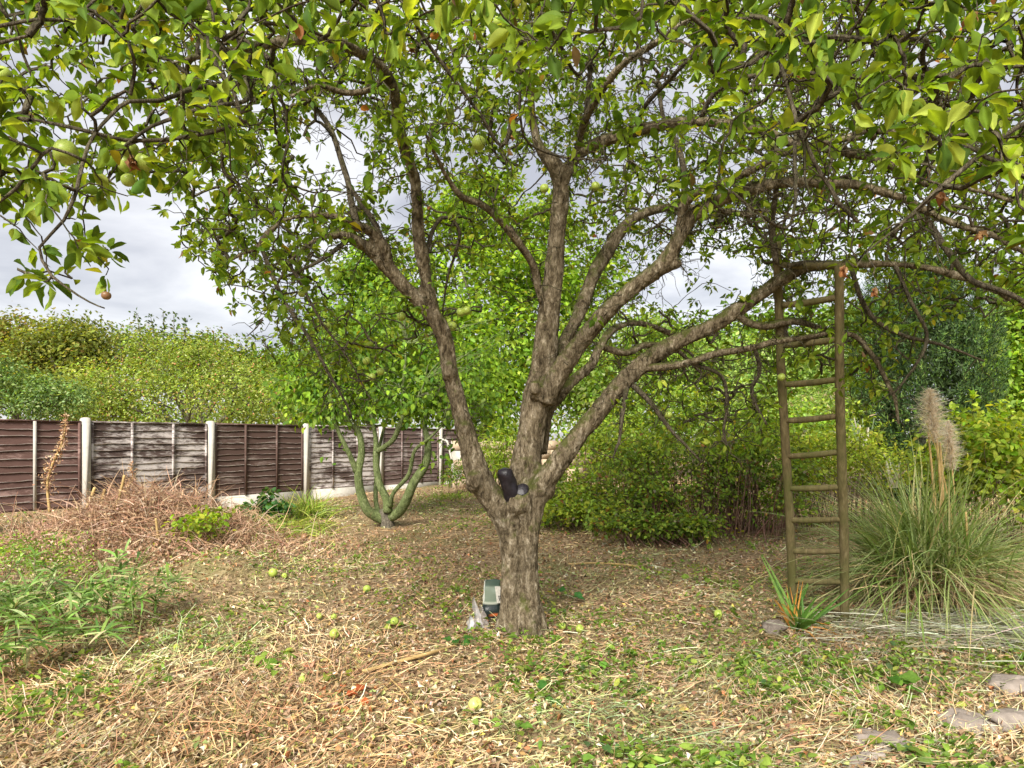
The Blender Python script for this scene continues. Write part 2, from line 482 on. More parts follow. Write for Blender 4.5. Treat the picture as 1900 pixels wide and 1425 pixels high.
# ------------------------------------------------------------------ ground
def make_ground():
    a = Acc()
    xs = np.r_[-300, -160, -80, -40, -24, -16, np.arange(-12, 12.01, .09), 16, 24, 40, 80, 160, 300]
    ys = np.r_[-60, -20, -6, -2, np.arange(0, 18.01, .09), 19, 20, 22, 25, 30, 40, 60, 100, 180, 320]
    X, Y = np.meshgrid(xs, ys)
    Z = ground(X, Y)
    V = np.stack([X, Y, Z], -1).reshape(-1, 3)
    nx, ny = len(xs), len(ys)
    i = np.arange(ny - 1)[:, None] * nx + np.arange(nx - 1)[None]
    q = np.stack([i, i + 1, i + nx + 1, i + nx], -1).reshape(-1, 4)
    a.add(V, None, q)
    structure(a.obj('ground', MAT['ground']))
make_ground()

# ------------------------------------------------------------------ fence
FD = A3(1.11, 1.56) ; FLEN = np.linalg.norm(FD); FANG = math.atan2(FD[1], FD[0])
FP0 = A3((158 - CX) / FPX * 9.83, 9.83)
PANEL_TOP = 1.706
fence = thing('garden_fence', 'long dark brown lapped timber panel fence between pale concrete posts', 'fence', (FP0[0], FP0[1], 0), wcoords=False)
fence.rotation_euler = (0, 0, FANG)
def fence_ground(s):
    p = FP0 + FD / FLEN * s
    return float(ground(p[0], p[1]))
def slat_mesh(seed):
    r_ = np.random.default_rng(seed)
    a = Acc(); n = 22; Lh = (FLEN - .13) / 2; H = .135
    x = np.linspace(-Lh, Lh, n + 1)
    wob = .006 * np.sin(x * r_.uniform(3, 6) + r_.uniform(0, 6)) + .004 * np.sin(x * r_.uniform(9, 16) + r_.uniform(0, 6)) + .002 * r_.normal(size=n + 1)
    top = np.c_[x, np.full(n + 1, .012), np.full(n + 1, H)]
    bot = np.c_[x, np.full(n + 1, -.016) + wob * .4, wob]
    bot2 = np.c_[x, np.full(n + 1, -.004), wob - .004]
    back = np.c_[x, np.full(n + 1, .020), np.full(n + 1, H)]
    eh = .009 + .004 * r_.normal(size=n + 1)
    lip = np.c_[x, bot[:, 1] + .0005, bot[:, 2] + np.clip(eh, .002, .02)]
    V = np.vstack([top, lip, bot, bot2, back]); m = n + 1
    def strip(lo, hi): return [(i + lo * m, i + 1 + lo * m, i + 1 + hi * m, i + hi * m) for i in range(n)]
    a.add(V, None, strip(1, 0) + strip(2, 1) + strip(3, 2) + strip(4, 3))
    me = a.mesh('slat', [MAT['fence_dark'], MAT['fence_edge']], smooth=False)
    for k in range(n, 2 * n): me.polygons[k].material_index = 1
    return me
slats = [slat_mesh(40 + k) for k in range(5)]
a = Acc(); box(a, A3(0, -.030, 0), (.036, .022, 1.22)); batten_me = a.mesh('batten', MAT['fence_dark'], False)
def fence_post(s, i):
    a = Acc(); g = fence_ground(s) - .25
    h = PANEL_TOP + .055
    w = .052
    prof = [(-w, g), (w, g), (w, h - .03), (w * .7, h - .008), (0, h), (-w * .7, h - .008), (-w, h - .03)]
    n = len(prof)
    V = np.array([(s + p[0], -w - .01, p[1]) for p in prof] + [(s + p[0], w, p[1]) for p in prof])
    a.add(V, [(0, k, k + 1) for k in range(1, n - 1)] + [(n, n + k + 1, n + k) for k in range(1, n - 1)], [(k, n + k, n + (k + 1) % n, (k + 1) % n) for k in range(n)])
    a.obj('post', MAT['concrete'], fence, False)
PM = {-2: 'fence_red', -1: 'fence_red', 0: 'fence_worn', 1: 'fence_dark', 2: 'fence_worn', 3: 'fence_mid', 4: 'fence_mid'}
def set_mats(o, mats):
    for k, m in enumerate(mats):
        o.material_slots[k].link = 'OBJECT'; o.material_slots[k].material = m
for i in range(-2, 5):
    s0 = i * FLEN; mid = s0 + FLEN / 2
    fence_post(s0, i)
    drop = {-2: -.02, -1: -.015, 0: -.012, 2: .012}.get(i, 0)
    low = PANEL_TOP - 1.22 + drop
    a = Acc()
    box(a, A3(mid, .0, PANEL_TOP + drop + .006), (FLEN - .12, .05, .022))
    box(a, A3(mid, -.004, low + .02), (FLEN - .13, .03, .04))
    for e in (-1, 1): box(a, A3(mid + e * (FLEN / 2 - .085), -.022, low + .61), (.03, .03, 1.20))
    pan = a.obj('fence_panel', MAT[PM[i]], fence, False)
    for k in range(12):
        o = link('slat', slats[(k * 3 + i) % 5], pan)
        o.location = (mid, 0, low + .02 + k * .0985 + random.uniform(-.006, .006))
        o.rotation_euler = (random.uniform(-.02, .02), random.uniform(-.004, .004), math.pi * 0 )
        set_mats(o, [MAT[PM[i]], MAT['fence_edge']])
    for e in (-1, 1):
        o = link('batten', batten_me, pan)
        o.location = (mid + e * FLEN * .165, 0, low + .61)
        o.rotation_euler = (0, random.uniform(-.006, .006), 0)
        set_mats(o, [MAT['concrete'] if (i == -1 and e == 1) else MAT[PM[i]]])
    if i >= 0:
        a = Acc(); g = min(fence_ground(s0), fence_ground(s0 + FLEN)) - .15
        box(a, A3(mid, .005, (low + g) / 2), (FLEN - .1, .05, low - g))
        a.obj('gravel_board', MAT['concrete'], fence, False)
fence_post(5 * FLEN, 5)

# ------------------------------------------------------------------ tan block wall and leaning pipe at the end of the fence
wall = thing('block_wall', 'low tan block wall at the far end of the brown fence', 'wall', (-1.2, 15.4, .4))
def wall_blocks():
    p0 = at(838, 880, 15.3)[:2]; p1 = at(1092, 880, 16.6)[:2]
    d = p1 - p0; Ln = np.linalg.norm(d); d = d / Ln; ang = math.atan2(d[1], d[0])
    a = Acc(); box(a, A3(0, 0, 0), (.43, .14, .205)); bm = a.mesh('block', MAT['block'], False)
    nb = int(Ln / .44)
    core = Acc()
    c = (p0 + d * nb * .44 / 2)
    zb = float(ground(c[0], c[1]))
    for r_ in range(5):
        for k in range(nb):
            s = (k + .5 + (.5 if r_ % 2 else 0)) * .44
            if s > nb * .44: continue
            o = link('block', bm, wall)
            q = p0 + d * s
            o.location = Vector((q[0], q[1], zb + .05 + r_ * .215)) - Vector(wall.location)
            o.rotation_euler = (0, 0, ang + random.uniform(-.01, .01))
    V = Acc(); box(V, A3(0, 0, 0), (nb * .44, .10, 1.1))
    o = V.obj('mortar', MAT['concrete'], wall, False)
    o.location = Vector((c[0], c[1], zb + .45)) - Vector(wall.location); o.rotation_euler = (0, 0, ang)
wall_blocks()
a = Acc(); tube(a, spline(prow((829, 818, 15.0, 2), (833, 830, 15.0, 2), (845, 884, 15.0, 2)), .1), 8)
b_ = prow((829, 818, 15.0, 2), (818, 815, 15.1, 2)); tube(a, spline(b_, .05), 8)
tag(a.obj('leaning_pipe', MAT['concrete']), 'thin pale pipe leaning beside the last fence post', 'pipe')

# ------------------------------------------------------------------ generic tree builder
def foliage(acc, blobs, n, L, W, pal, tpl='low', clump=.28, per=26, shell=.45, droop=.25, jit=.2, zmin=None):
    w = np.array([b[2] if len(b) > 2 else 1.0 for b in blobs]); w = w / w.sum()
    nc = max(1, n // per)
    bi = rng.choice(len(blobs), nc, p=w)
    c0 = np.array([b[0] for b in blobs])[bi]; rr = np.array([b[1] for b in blobs])[bi]
    d = rdir(nc)
    rad = rng.uniform(shell, 1.04, nc) ** .6
    cc = c0 + d * rr * rad[:, None]
    ci = np.repeat(np.arange(nc), per); m = len(ci)
    P = cc[ci] + rng.normal(size=(m, 3)) * clump * A3(1, 1, .62)
    if zmin is not None:
        P[:, 2] = np.maximum(P[:, 2], zmin + rng.uniform(0, .3, m))
    out = unit((P - c0[ci]) / rr[ci])
    N = unit(out * .55 + A3(0, 0, .7) + rng.normal(size=(m, 3)) * .55)
    Ax = np.cross(N, rdir(m)); Ax = unit(Ax + out * .4 - A3(0, 0, droop))
    s = rng.uniform(.7, 1.3, m)
    C = pick(pal, m, jit)
    ct = rng.uniform(.62, 1.32, (nc, 1))[ci]           # each clump its own leaf tone
    leaf_batch(acc, tpl, P, Ax, N, L * s, W * s, rng.uniform(.05, .35, m), rng.uniform(-.05, .3, m), np.clip(C * ct, 0, .9))
    return cc
def limb_rows(p0, p1, r0, r1, wob=.1, up=.15):
    p0, p1 = np.array(p0, float), np.array(p1, float)
    Ln = np.linalg.norm(p1 - p0)
    rows = []
    for t in np.linspace(0, 1, 5):
        p = p0 * (1 - t) + p1 * t + A3(0, 0, up * Ln * math.sin(math.pi * t) * .5) + (rng.normal(size=3) * wob * Ln * .35 * math.sin(math.pi * t))
        rows.append(np.r_[p, r0 * (1 - t) + r1 * t])
    return spline(np.array(rows), max(.08, Ln / 14))
def back_tree(name, label, base, blobs, n, L, W, pal, cat='tree', trunk_r=.12, clump=.28, per=26, mat='greytrunk', tpl='low', twigs=90, group=None, shell=.45, droop=.25, fork=.45, part='crown'):
    base = np.array(base, float)
    root = thing(name, label, cat, tuple(base), group)
    a = Acc()
    top = np.mean([b[0] for b in blobs], axis=0)
    fk = base + (top - base) * fork; fk[:2] = base[:2] + (top - base)[:2] * fork * .5
    tube(a, limb_rows(base - A3(0, 0, .15), fk, trunk_r * 1.25, trunk_r * .8, .06, 0), 9, lump=.05)
    for b in blobs:
        tube(a, limb_rows(fk, np.array(b[0]) + A3(0, 0, b[1][2] * .4), trunk_r * .6, trunk_r * .12, .18), 6)
    a.obj('trunk' if part == 'crown' else 'stem', MAT[mat], root)
    f = Acc()
    extra = []
    for bl in blobs:
        for _ in range(5):
            d = rdir(1)[0]; d[2] = d[2] * .6 + .3
            extra.append((bl[0] + unit(d) * bl[1] * rng.uniform(.8, 1.2), bl[1] * rng.uniform(.15, .38), .13))
    cc = foliage(f, blobs + extra, n, L, W, pal, tpl, clump, per, shell, droop)
    stuff(f.obj(part, MAT['leaf'], root))
    if twigs:
        k = rng.choice(len(cc), min(twigs, len(cc)), replace=False)
        P1 = cc[k]
        bc = np.array([b[0] for b in blobs])
        P0 = bc[np.argmin(((P1[:, None] - bc[None]) ** 2).sum(-1), 1)] * .55 + fk * .15 + P1 * .3
        t = Acc(); tube_batch(t, P0, (P0 + P1) / 2 + rng.normal(size=P0.shape) * .12 + A3(0, 0, .1), P1, np.full(len(k), trunk_r * .13), np.full(len(k), trunk_r * .035), pick([(.1, .085, .06, 1)], len(k)), 4, 4)
        stuff(t.obj('twigs', MAT[mat], root))
    return root
def blob(x, y, Y, rx, rz, ry=None, w=1.0):
    """crown lobe seen at a pixel, size given in pixels, depth radius in metres"""
    s = Y / FPX
    return (at(x, y, Y), A3(rx * s, (rx * s if ry is None else ry), rz * s), w)
def gb(x, Y):
    X = (x - CX) / FPX * Y
    return (X, Y, float(ground(X, Y)))

PAL_OLIVE = [(.17, .215, .04, 3), (.24, .265, .055, 2), (.12, .155, .03, 2.5), (.26, .2, .06, .3)]
PAL_RUST = [(.19, .16, .04, 3), (.25, .17, .05, 2), (.15, .15, .035, 2)]
PAL_FRUIT = [(.22, .31, .055, 4), (.29, .37, .08, 3), (.15, .22, .045, 2), (.42, .3, .13, .35), (.38, .43, .17, 1.4)]
PAL_BLUE = [(.13, .22, .065, 3), (.20, .30, .10, 2), (.08, .14, .04, 2), (.30, .40, .19, 1.2)]
PAL_LIME = [(.17, .29, .025, 3), (.24, .37, .035, 3), (.12, .22, .025, 2), (.32, .42, .07, 1), (.3, .29, .04, .2)]
PAL_MID = [(.11, .21, .03, 3), (.15, .26, .04, 3), (.075, .15, .025, 2), (.2, .31, .06, .8)]
PAL_PALE = [(.21, .33, .07, 3), (.28, .4, .11, 3), (.14, .23, .05, 2), (.36, .43, .18, .8)]
PAL_BRAM = [(.16, .25, .04, 3), (.22, .33, .05, 3), (.09, .15, .03, 2), (.32, .38, .06, 1.5), (.24, .13, .05, .35), (.2, .2, .12, .4)]
PAL_YELL = [(.24, .32, .04, 3), (.32, .40, .05, 3), (.16, .23, .03, 2), (.40, .39, .07, .8)]

# beyond the fence, left
back_tree('field_tree', 'far olive green tree with rusty brown leaves at the open sky side', gb(40, 36), [blob(-60, 640, 36, 80, 45), blob(5, 632, 36, 42, 38), blob(45, 672, 36, 50, 38), blob(-10, 700, 35, 60, 45)], 9500, .22, .13, PAL_RUST[:2] + PAL_OLIVE, trunk_r=.28, clump=.55)
back_tree('field_tree', 'far rounded olive green tree with pale forked trunk showing in its crown', gb(160, 34), [blob(98, 632, 34, 44, 32), blob(140, 628, 34, 42, 32), blob(172, 655, 34, 40, 30), blob(70, 665, 34, 36, 28), blob(90, 705, 34, 50, 34), blob(185, 705, 33, 60, 36)], 12500, .2, .12, PAL_OLIVE, trunk_r=.3, clump=.5)
back_tree('field_tree', 'far olive green tree behind the orange fruited tree', gb(350, 38), [blob(240, 655, 38, 46, 36), blob(320, 660, 38, 60, 36), blob(395, 670, 38, 52, 40), blob(450, 695, 38, 50, 42), blob(500, 715, 38, 45, 35)], 11000, .22, .13, PAL_OLIVE + PAL_MID[:1], trunk_r=.3, clump=.55)
back_tree('field_tree', 'far mid green tree over the fence beside the green barked tree', gb(540, 40), [blob(510, 690, 40, 50, 30), blob(560, 710, 40, 70, 40), blob(620, 700, 40, 70, 55)], 8000, .24, .14, PAL_MID + PAL_OLIVE[:1], trunk_r=.3, clump=.5)
tf = back_tree('fruit_tree', 'wide light green fruit tree with orange fruits above the fence', gb(370, 19), [blob(300, 680, 19, 75, 50), blob(220, 725, 18.5, 85, 45), blob(380, 690, 19, 80, 55), blob(440, 720, 19, 85, 55), blob(530, 745, 19, 85, 40), blob(330, 750, 18, 120, 50), blob(180, 755, 18, 70, 35)], 28000, .08, .045, PAL_FRUIT, trunk_r=.12, clump=.26, twigs=160, mat='greytrunk')
def shoots():
    a = Acc(); f = Acc()
    for (x0, y0, x1, y1) in [(262, 660, 252, 578), (285, 655, 280, 590), (300, 655, 303, 580), (318, 660, 322, 585), (335, 660, 345, 596), (225, 670, 218, 608), (350, 670, 372, 625), (205, 680, 240, 625)]:
        rows = spline(prow((x0, y0, 19, 1.1), ((x0 + x1) / 2 + 3, (y0 + y1) / 2, 19, .8), (x1, y1, 19, .4)), .1)
        tube(a, rows, 5)
        k = 34; i = rng.integers(2, len(rows), k); P = rows[i, :3] + rng.normal(size=(k, 3)) * .05
        leaf_batch(f, 'low', P, rdir(k) + A3(0, 0, .5), rdir(k) + A3(0, 0, .6), .12, .065, .2, .1, pick([(.06, .10, .035, 1), (.09, .13, .04, 1)], k))
    a.obj('shoot', MAT['twig'], tf); stuff(f.obj('shoot_leaves', MAT['leaf'], tf))
    ap = Acc()
    n = 90
    P = np.array([at(rng.uniform(170, 590), rng.uniform(660, 780), rng.uniform(16.8, 18.2)) for _ in range(n)])
    for p in P:
        r_ = rng.uniform(.022, .036)
        V = np.array([(0, 0, 1), (1, 0, 0), (0, 1, 0), (-1, 0, 0), (0, -1, 0), (0, 0, -1)]) * r_ + p
        ap.add(V, [(0, 1, 2), (0, 2, 3), (0, 3, 4), (0, 4, 1), (5, 2, 1), (5, 3, 2), (5, 4, 3), (5, 1, 4)], None, A3(.5, .26, .12) * rng.uniform(.5, 1.1))
    stuff(ap.obj('small_fruit', MAT['litter'], tf))
shoots()
back_tree('blue_green_shrub', 'dense blue green leafy shrub rising behind the reddish fence panel', gb(30, 14.5), [blob(-20, 700, 14.5, 60, 60), blob(40, 730, 14.5, 55, 45), blob(100, 745, 14.5, 50, 35), blob(-80, 720, 14.5, 70, 60)], 11000, .07, .04, PAL_BLUE, 'shrub', trunk_r=.05, clump=.16, twigs=60, part='foliage')
back_tree('field_shrub', 'low pale bushy growth behind the fence beside the green barked tree', gb(560, 22), [blob(560, 760, 22, 80, 35), blob(480, 770, 22, 70, 25), blob(640, 765, 22, 70, 30)], 5000, .11, .06, PAL_FRUIT + PAL_PALE[:1], 'shrub', trunk_r=.06, clump=.25, twigs=40, part='foliage')
# behind the apple tree
back_tree('broadleaf_tree', 'bright lime green broadleaf tree filling the gap behind the apple trunk', gb(905, 18.5), [blob(860, 560, 18.5, 105, 100), blob(930, 640, 18, 115, 95), blob(790, 600, 19, 90, 90), blob(880, 730, 17.6, 85, 50), blob(1000, 580, 19, 85, 95), blob(960, 500, 19, 80, 70), blob(1040, 690, 18.4, 80, 70), blob(840, 450, 19, 60, 60, None, .5), blob(1010, 420, 19.4, 60, 50, None, .5), blob(900, 380, 19.5, 50, 45, None, .35), blob(1090, 540, 19, 50, 60, None, .5)], 25000, .16, .10, PAL_LIME, trunk_r=.14, clump=.3, twigs=150)
back_tree('broadleaf_tree', 'mid green broadleaf tree behind the brown fence and green barked tree', gb(690, 20), [blob(640, 640, 20, 75, 70), blob(700, 590, 20, 80, 80), blob(760, 700, 19.5, 80, 60), blob(620, 720, 19.5, 70, 50), blob(740, 500, 20, 55, 60, None, .6), blob(670, 520, 20, 45, 45, None, .4)], 13000, .15, .095, PAL_MID + PAL_LIME[:2], trunk_r=.13, clump=.32, twigs=100)
back_tree('garden_tree', 'pale green tree behind the bramble bank and apple limbs', gb(1180, 17), [blob(1150, 650, 17, 80, 60), blob(1230, 690, 16.5, 95, 65), blob(1110, 720, 16, 80, 55), blob(1300, 670, 17, 80, 55)], 13000, .13, .08, PAL_PALE + PAL_LIME[:1], trunk_r=.1, clump=.28, twigs=90)
back_tree('garden_tree', 'pale green feathery shrub tree seen between the ladder rails', gb(1480, 16), [blob(1390, 680, 16, 80, 60), blob(1470, 700, 16, 80, 75), blob(1540, 670, 16, 75, 75), blob(1420, 750, 15, 90, 50), blob(1560, 760, 15, 70, 50)], 14000, .12, .06, PAL_PALE, trunk_r=.1, clump=.28, twigs=90)
back_tree('garden_tree', 'tall bright green tree beyond the yew column on its open side', gb(1960, 13), [blob(1900, 620, 13, 70, 80), blob(1960, 560, 13, 90, 90), blob(1870, 700, 13, 45, 55), blob(2020, 660, 13, 90, 90)], 13000, .12, .07, PAL_LIME + PAL_PALE[:1], trunk_r=.1, clump=.22, twigs=80)
back_tree('far_tree', 'distant green tree line seen low through the apple branches', gb(1350, 34), [blob(1250, 650, 34, 110, 60), blob(1400, 640, 34, 110, 60), blob(1550, 640, 34, 120, 65), blob(1700, 630, 34, 120, 75), blob(1830, 640, 34, 100, 75)], 9000, .34, .2, PAL_MID, trunk_r=.3, clump=.6, twigs=60)

f = Acc()
bl = [(A3(x, 52 + 3 * math.sin(x), .6 + 1.6 + .6 * math.sin(x * .37)), A3(3.2, 2.5, 1.9 + .5 * math.sin(x * .7)), 1.0) for x in np.arange(-46, 50, 2.6)]
foliage(f, bl, 16000, .42, .26, PAL_MID + PAL_OLIVE[:2] + PAL_PALE[:1], 'low', .6, 20, .3, zmin=.3)
stuff(f.obj('distant_hedgerow', MAT['leaf']))
# hedge bank and shrubs to the right
def bush(name, label, base_px, Y, blobs, n, L, W, pal, stems=40, sr=.006, cat='bush', clump=.12, stemcol=(.12, .085, .06), spread=.35, tpl='low', shell=.35, group=None, canes=0):
    base = gb(base_px, Y)
    root = thing(name, label, cat, base, group)
    f = Acc()
    extra = []
    for bl in blobs:
        for _ in range(4):
            d = rdir(1)[0]; d[2] = abs(d[2]) * .9 + .05
            extra.append((bl[0] + d * bl[1] * rng.uniform(.75, 1.15), bl[1] * rng.uniform(.18, .42), .16))
    cc = foliage(f, blobs + extra, n, L, W, pal, tpl, clump, 14, shell, .2, zmin=base[2] + .03)
    stuff(f.obj('foliage', MAT['leaf'], root))
    if canes:
        k = rng.integers(0, len(cc), canes)
        c0 = cc[k]; d = unit((c0 - A3(base[0], base[1] + .6, base[2] + .1)) * A3(1, 1, .7) + rng.normal(size=(canes, 3)) * .3 + A3(0, 0, .35))
        Lc = rng.uniform(.25, .75, canes); e = c0 + d * Lc[:, None] - A3(0, 0, 1) * (Lc ** 2)[:, None] * .45; e[:, 2] = np.maximum(e[:, 2], base[2] + .05)
        cm = c0 + d * (Lc * .6)[:, None] + A3(0, 0, .06)
        t = Acc(); tube_batch(t, c0 - d * .15, cm, e, np.full(canes, .004), np.full(canes, .0018), pick([(.16, .12, .06, 1), (.14, .17, .06, 1)], canes), 5, 4)
        stuff(t.obj('canes', MAT['litter'], root))
        ci = np.repeat(np.arange(canes), 12); m = len(ci); tt = rng.uniform(.15, 1, (m, 1))
        Pq = (c0 - d * .15)[ci] * (1 - tt) ** 2 + cm[ci] * 2 * tt * (1 - tt) + e[ci] * tt ** 2
        g = Acc(); leaf_batch(g, 'mid', Pq, rdir(m) + d[ci] * .5, rng.normal(size=(m, 3)) * .5 + A3(0, -.2, 1), L * rng.uniform(.8, 1.5, m), W * rng.uniform(.8, 1.5, m), .2, .15, pick(pal, m) * 1.1)
        stuff(g.obj('cane_leaves', MAT['leaf'], root))
    if stems:
        k = rng.integers(0, len(cc), stems)
        P1 = cc[k]
        P0 = np.c_[P1[:, 0] * .75 + base[0] * .25 + rng.normal(size=stems) * spread * .4, P1[:, 1] + rng.normal(size=stems) * .15, np.zeros(stems)]
        P0[:, 2] = ground(P0[:, 0], P0[:, 1]) - .02
        PC = (P0 + P1) / 2 + rng.normal(size=P0.shape) * .12; PC[:, 2] += .25 * (P1[:, 2] - P0[:, 2])
        t = Acc(); tube_batch(t, P0, PC, P1, np.full(stems, sr), np.full(stems, sr * .4), pick([(*stemcol, 1)], stems), 5, 4)
        stuff(t.obj('stems', MAT['litter'], root))
    return root
bush('bramble_bush', 'large dark bramble bush with reddish bare stems behind the ladder foot', 1330, 8.9,
     [blob(1260, 880, 9.3, 80, 55, .6), blob(1340, 860, 9.3, 90, 55, .6), blob(1420, 880, 9.2, 80, 65, .6), blob(1300, 930, 9.2, 100, 40, .5, .35), blob(1430, 930, 9.1, 60, 45, .4, .3), blob(1210, 930, 9.1, 60, 45, .5, .8), blob(1150, 975, 8.6, 45, 16, .3, .35), blob(1230, 985, 8.5, 40, 12, .25, .3), blob(1370, 850, 9.4, 40, 45, .3, .5), blob(1200, 860, 9.5, 40, 40, .3, .5), blob(1310, 985, 8.55, 30, 10, .2, .15)], 10500, .055, .036, PAL_BRAM, 460, .006, clump=.13, stemcol=(.20, .12, .09), tpl='mid', canes=120)
bush('bramble_bush', 'lighter bramble bush with yellow leaves right of the apple trunk', 1110, 10.4,
     [blob(1090, 890, 10.6, 65, 50, .6), blob(1150, 870, 10.6, 70, 55, .6), blob(1060, 925, 10.3, 45, 30, .5), blob(1170, 930, 10.0, 70, 35, .5), blob(1035, 955, 9.6, 30, 12, .3, .4), blob(1100, 960, 9.4, 40, 14, .3, .4), blob(1130, 830, 10.8, 40, 40, .4, .6)], 7500, .06, .04, PAL_BRAM + PAL_YELL[:2], 150, .005, clump=.15, canes=90)
bush('hedge_bush', 'bright green leafy hedge bush above the dark brambles', 1300, 11.5,
     [blob(1180, 820, 11.6, 80, 50, .8), blob(1290, 800, 11.6, 95, 55, .8), blob(1400, 810, 11.4, 90, 55, .8), blob(1500, 820, 11.3, 80, 50, .8)], 10000, .075, .048, PAL_LIME + PAL_PALE + PAL_YELL[:2], 60, .008, clump=.22, canes=90)
bush('yellow_shrub', 'yellow green small leaved shrub between the ladder and the yew', 1590, 9.6,
     [blob(1560, 850, 9.6, 75, 45, .6), blob(1640, 870, 9.5, 70, 40, .5), blob(1500, 870, 9.6, 60, 40, .5)], 6000, .05, .03, PAL_YELL, 60, .005, clump=.14, canes=70)
bush('yellow_shrub', 'tall yellow green shrub with round leaves behind the pampas grass', 1850, 8.0,
     [blob(1800, 820, 8.0, 60, 60, .5), blob(1860, 860, 8.0, 70, 60, .5), blob(1900, 930, 7.8, 70, 60, .5), blob(1780, 880, 8.0, 50, 40, .4), blob(1960, 850, 8, 60, 90, .5)], 4200, .075, .052, PAL_YELL + PAL_LIME[:1], 60, .006, clump=.18, tpl='mid', canes=50)
bush('flowering_shrub', 'pink flowered leafy shrub beyond the yew on its open side', 1900, 14.5,
     [blob(1880, 780, 14.5, 60, 50, .8), blob(1940, 790, 14.5, 70, 60, .8), blob(1870, 840, 14, 60, 40, .8)], 5000, .08, .045, PAL_PALE + PAL_LIME[:1] + [(.55, .36, .33, 1.0)], 30, .008, clump=.18)
bush('feathery_shrub', 'light straw and green feathery growth between hedge and yew', 1560, 12.6,
     [blob(1500, 770, 12.6, 70, 40, .6), blob(1570, 780, 12.4, 60, 40, .6)], 3500, .10, .022, PAL_PALE + [(.42, .33, .22, 2)], 40, .006, clump=.16)
bush('dark_ivy_plant', 'low dark green leafy plant at the foot of the fence', 485, 9.7,
     [blob(470, 955, 9.75, 32, 18, .2), blob(498, 930, 9.8, 16, 26, .15), blob(505, 950, 9.8, 20, 16, .15)], 420, .085, .06, [(.045, .11, .035, 3), (.07, .16, .05, 2), (.14, .24, .06, 1)], 14, .004, 'plant', .05, tpl='mid')
bush('bindweed_patch', 'patch of pale green creeping leaves beside the dead bramble heap', 385, 7.9,
     [blob(400, 965, 7.9, 34, 18, .3), blob(350, 985, 7.6, 26, 14, .25), blob(385, 1000, 7.7, 26, 12, .2)], 380, .06, .045, PAL_YELL + PAL_LIME[:2], 14, .003, 'plant', .07, tpl='mid')
bush('nettle_patch', 'hazy light green weeds on the heap beside the long leaved bamboo', 70, 6.2,
     [blob(70, 1020, 6.2, 60, 30, .35), blob(25, 1040, 6.0, 50, 30, .3), blob(110, 1050, 6.2, 40, 22, .3)], 1500, .032, .016, PAL_LIME + PAL_PALE, 60, .002, 'plant', .08)
bush('far_bamboo', 'bright yellow green bamboo clump against the tan wall behind the trunk', 915, 14.2,
     [blob(915, 830, 14.2, 34, 34, .4), blob(935, 815, 14.2, 22, 30, .3), blob(905, 862, 14.1, 30, 20, .3)], 1800, .17, .022, PAL_LIME + PAL_YELL, 26, .006, 'bamboo', .16)
bush('weed_tuft', 'dark leafy weed tuft at the base of the leaning pipe', 855, 14.0,
     [blob(858, 875, 14.0, 24, 20, .3), blob(842, 888, 13.9, 20, 10, .3)], 500, .09, .025, PAL_MID + PAL_BRAM, 16, .004, 'plant', .1)

# ------------------------------------------------------------------ yew column
def yew():
    Y = 12.2
    b = gb(1712, Y)
    root = thing('yew_tree', 'dark green columnar yew with upright flame shaped sprays', 'yew tree', b)
    a = Acc(); tube(a, limb_rows(A3(*b) - A3(0, 0, .2), A3(b[0], b[1], 4.4), .14, .03, .02, 0), 8); a.obj('trunk', MAT['greytrunk'], root)
    acc = Acc()
    ns = 640
    for k in range(ns):
        th = rng.uniform(0, 2 * math.pi); h = rng.uniform(0, 1) ** .9
        z = b[2] + .05 + h * 4.2
        rad = 1.18 * min(1, .62 + 1.1 * h) * (1 - max(0, h - .62) ** 1.7 * 3.2) * rng.uniform(.8, 1.03)
        c = A3(b[0] + math.cos(th) * rad, b[1] + math.sin(th) * rad, z)
        Ln = rng.uniform(.35, .8)
        m = 60
        t = rng.uniform(0, 1, m)
        out = A3(math.cos(th), math.sin(th), 0)
        P = c + np.c_[np.zeros((m, 2)), t * Ln] + out * (.06 * t[:, None]) + rng.normal(size=(m, 3)) * A3(.042, .042, .03) * (1.2 - t[:, None])
        D = unit(rng.normal(size=(m, 3)) * .55 + A3(0, 0, .9) + out * .5)
        S = rdir(m)
        C = pick([(.035, .075, .018, 3), (.06, .115, .022, 3), (.105, .165, .032, 1.5), (.02, .045, .013, 2)], m) * rng.uniform(.6, 1.55)
        blade_batch(acc, P, D, S, rng.uniform(.04, .075, m), rng.uniform(.013, .022, m), rng.normal(size=(m, 3)) * .15, C, 1)
    stuff(acc.obj('crown', MAT['yew'], root))
    # dark inner body so that the column is not see-through: dense short inner sprays
    inn = Acc(); m = 15000
    th = rng.uniform(0, 2 * np.pi, m); h = rng.uniform(0, 1, m)
    rad = 1.0 * np.minimum(1, .6 + 1.1 * h) * (1 - np.maximum(0, h - .62) ** 1.7 * 3.2) * rng.uniform(.5, .9, m)
    P = np.c_[b[0] + np.cos(th) * rad, b[1] + np.sin(th) * rad, b[2] + h * 4.3]
    blade_batch(inn, P, unit(rng.normal(size=(m, 3)) + A3(0, 0, 1)), rdir(m), rng.uniform(.09, .15, m), rng.uniform(.03, .05, m), rng.normal(size=(m, 3)) * .1, pick([(.035, .065, .018, 1), (.045, .08, .02, 1)], m), 1)
    stuff(inn.obj('inner_sprays', MAT['yew'], root))
yew()

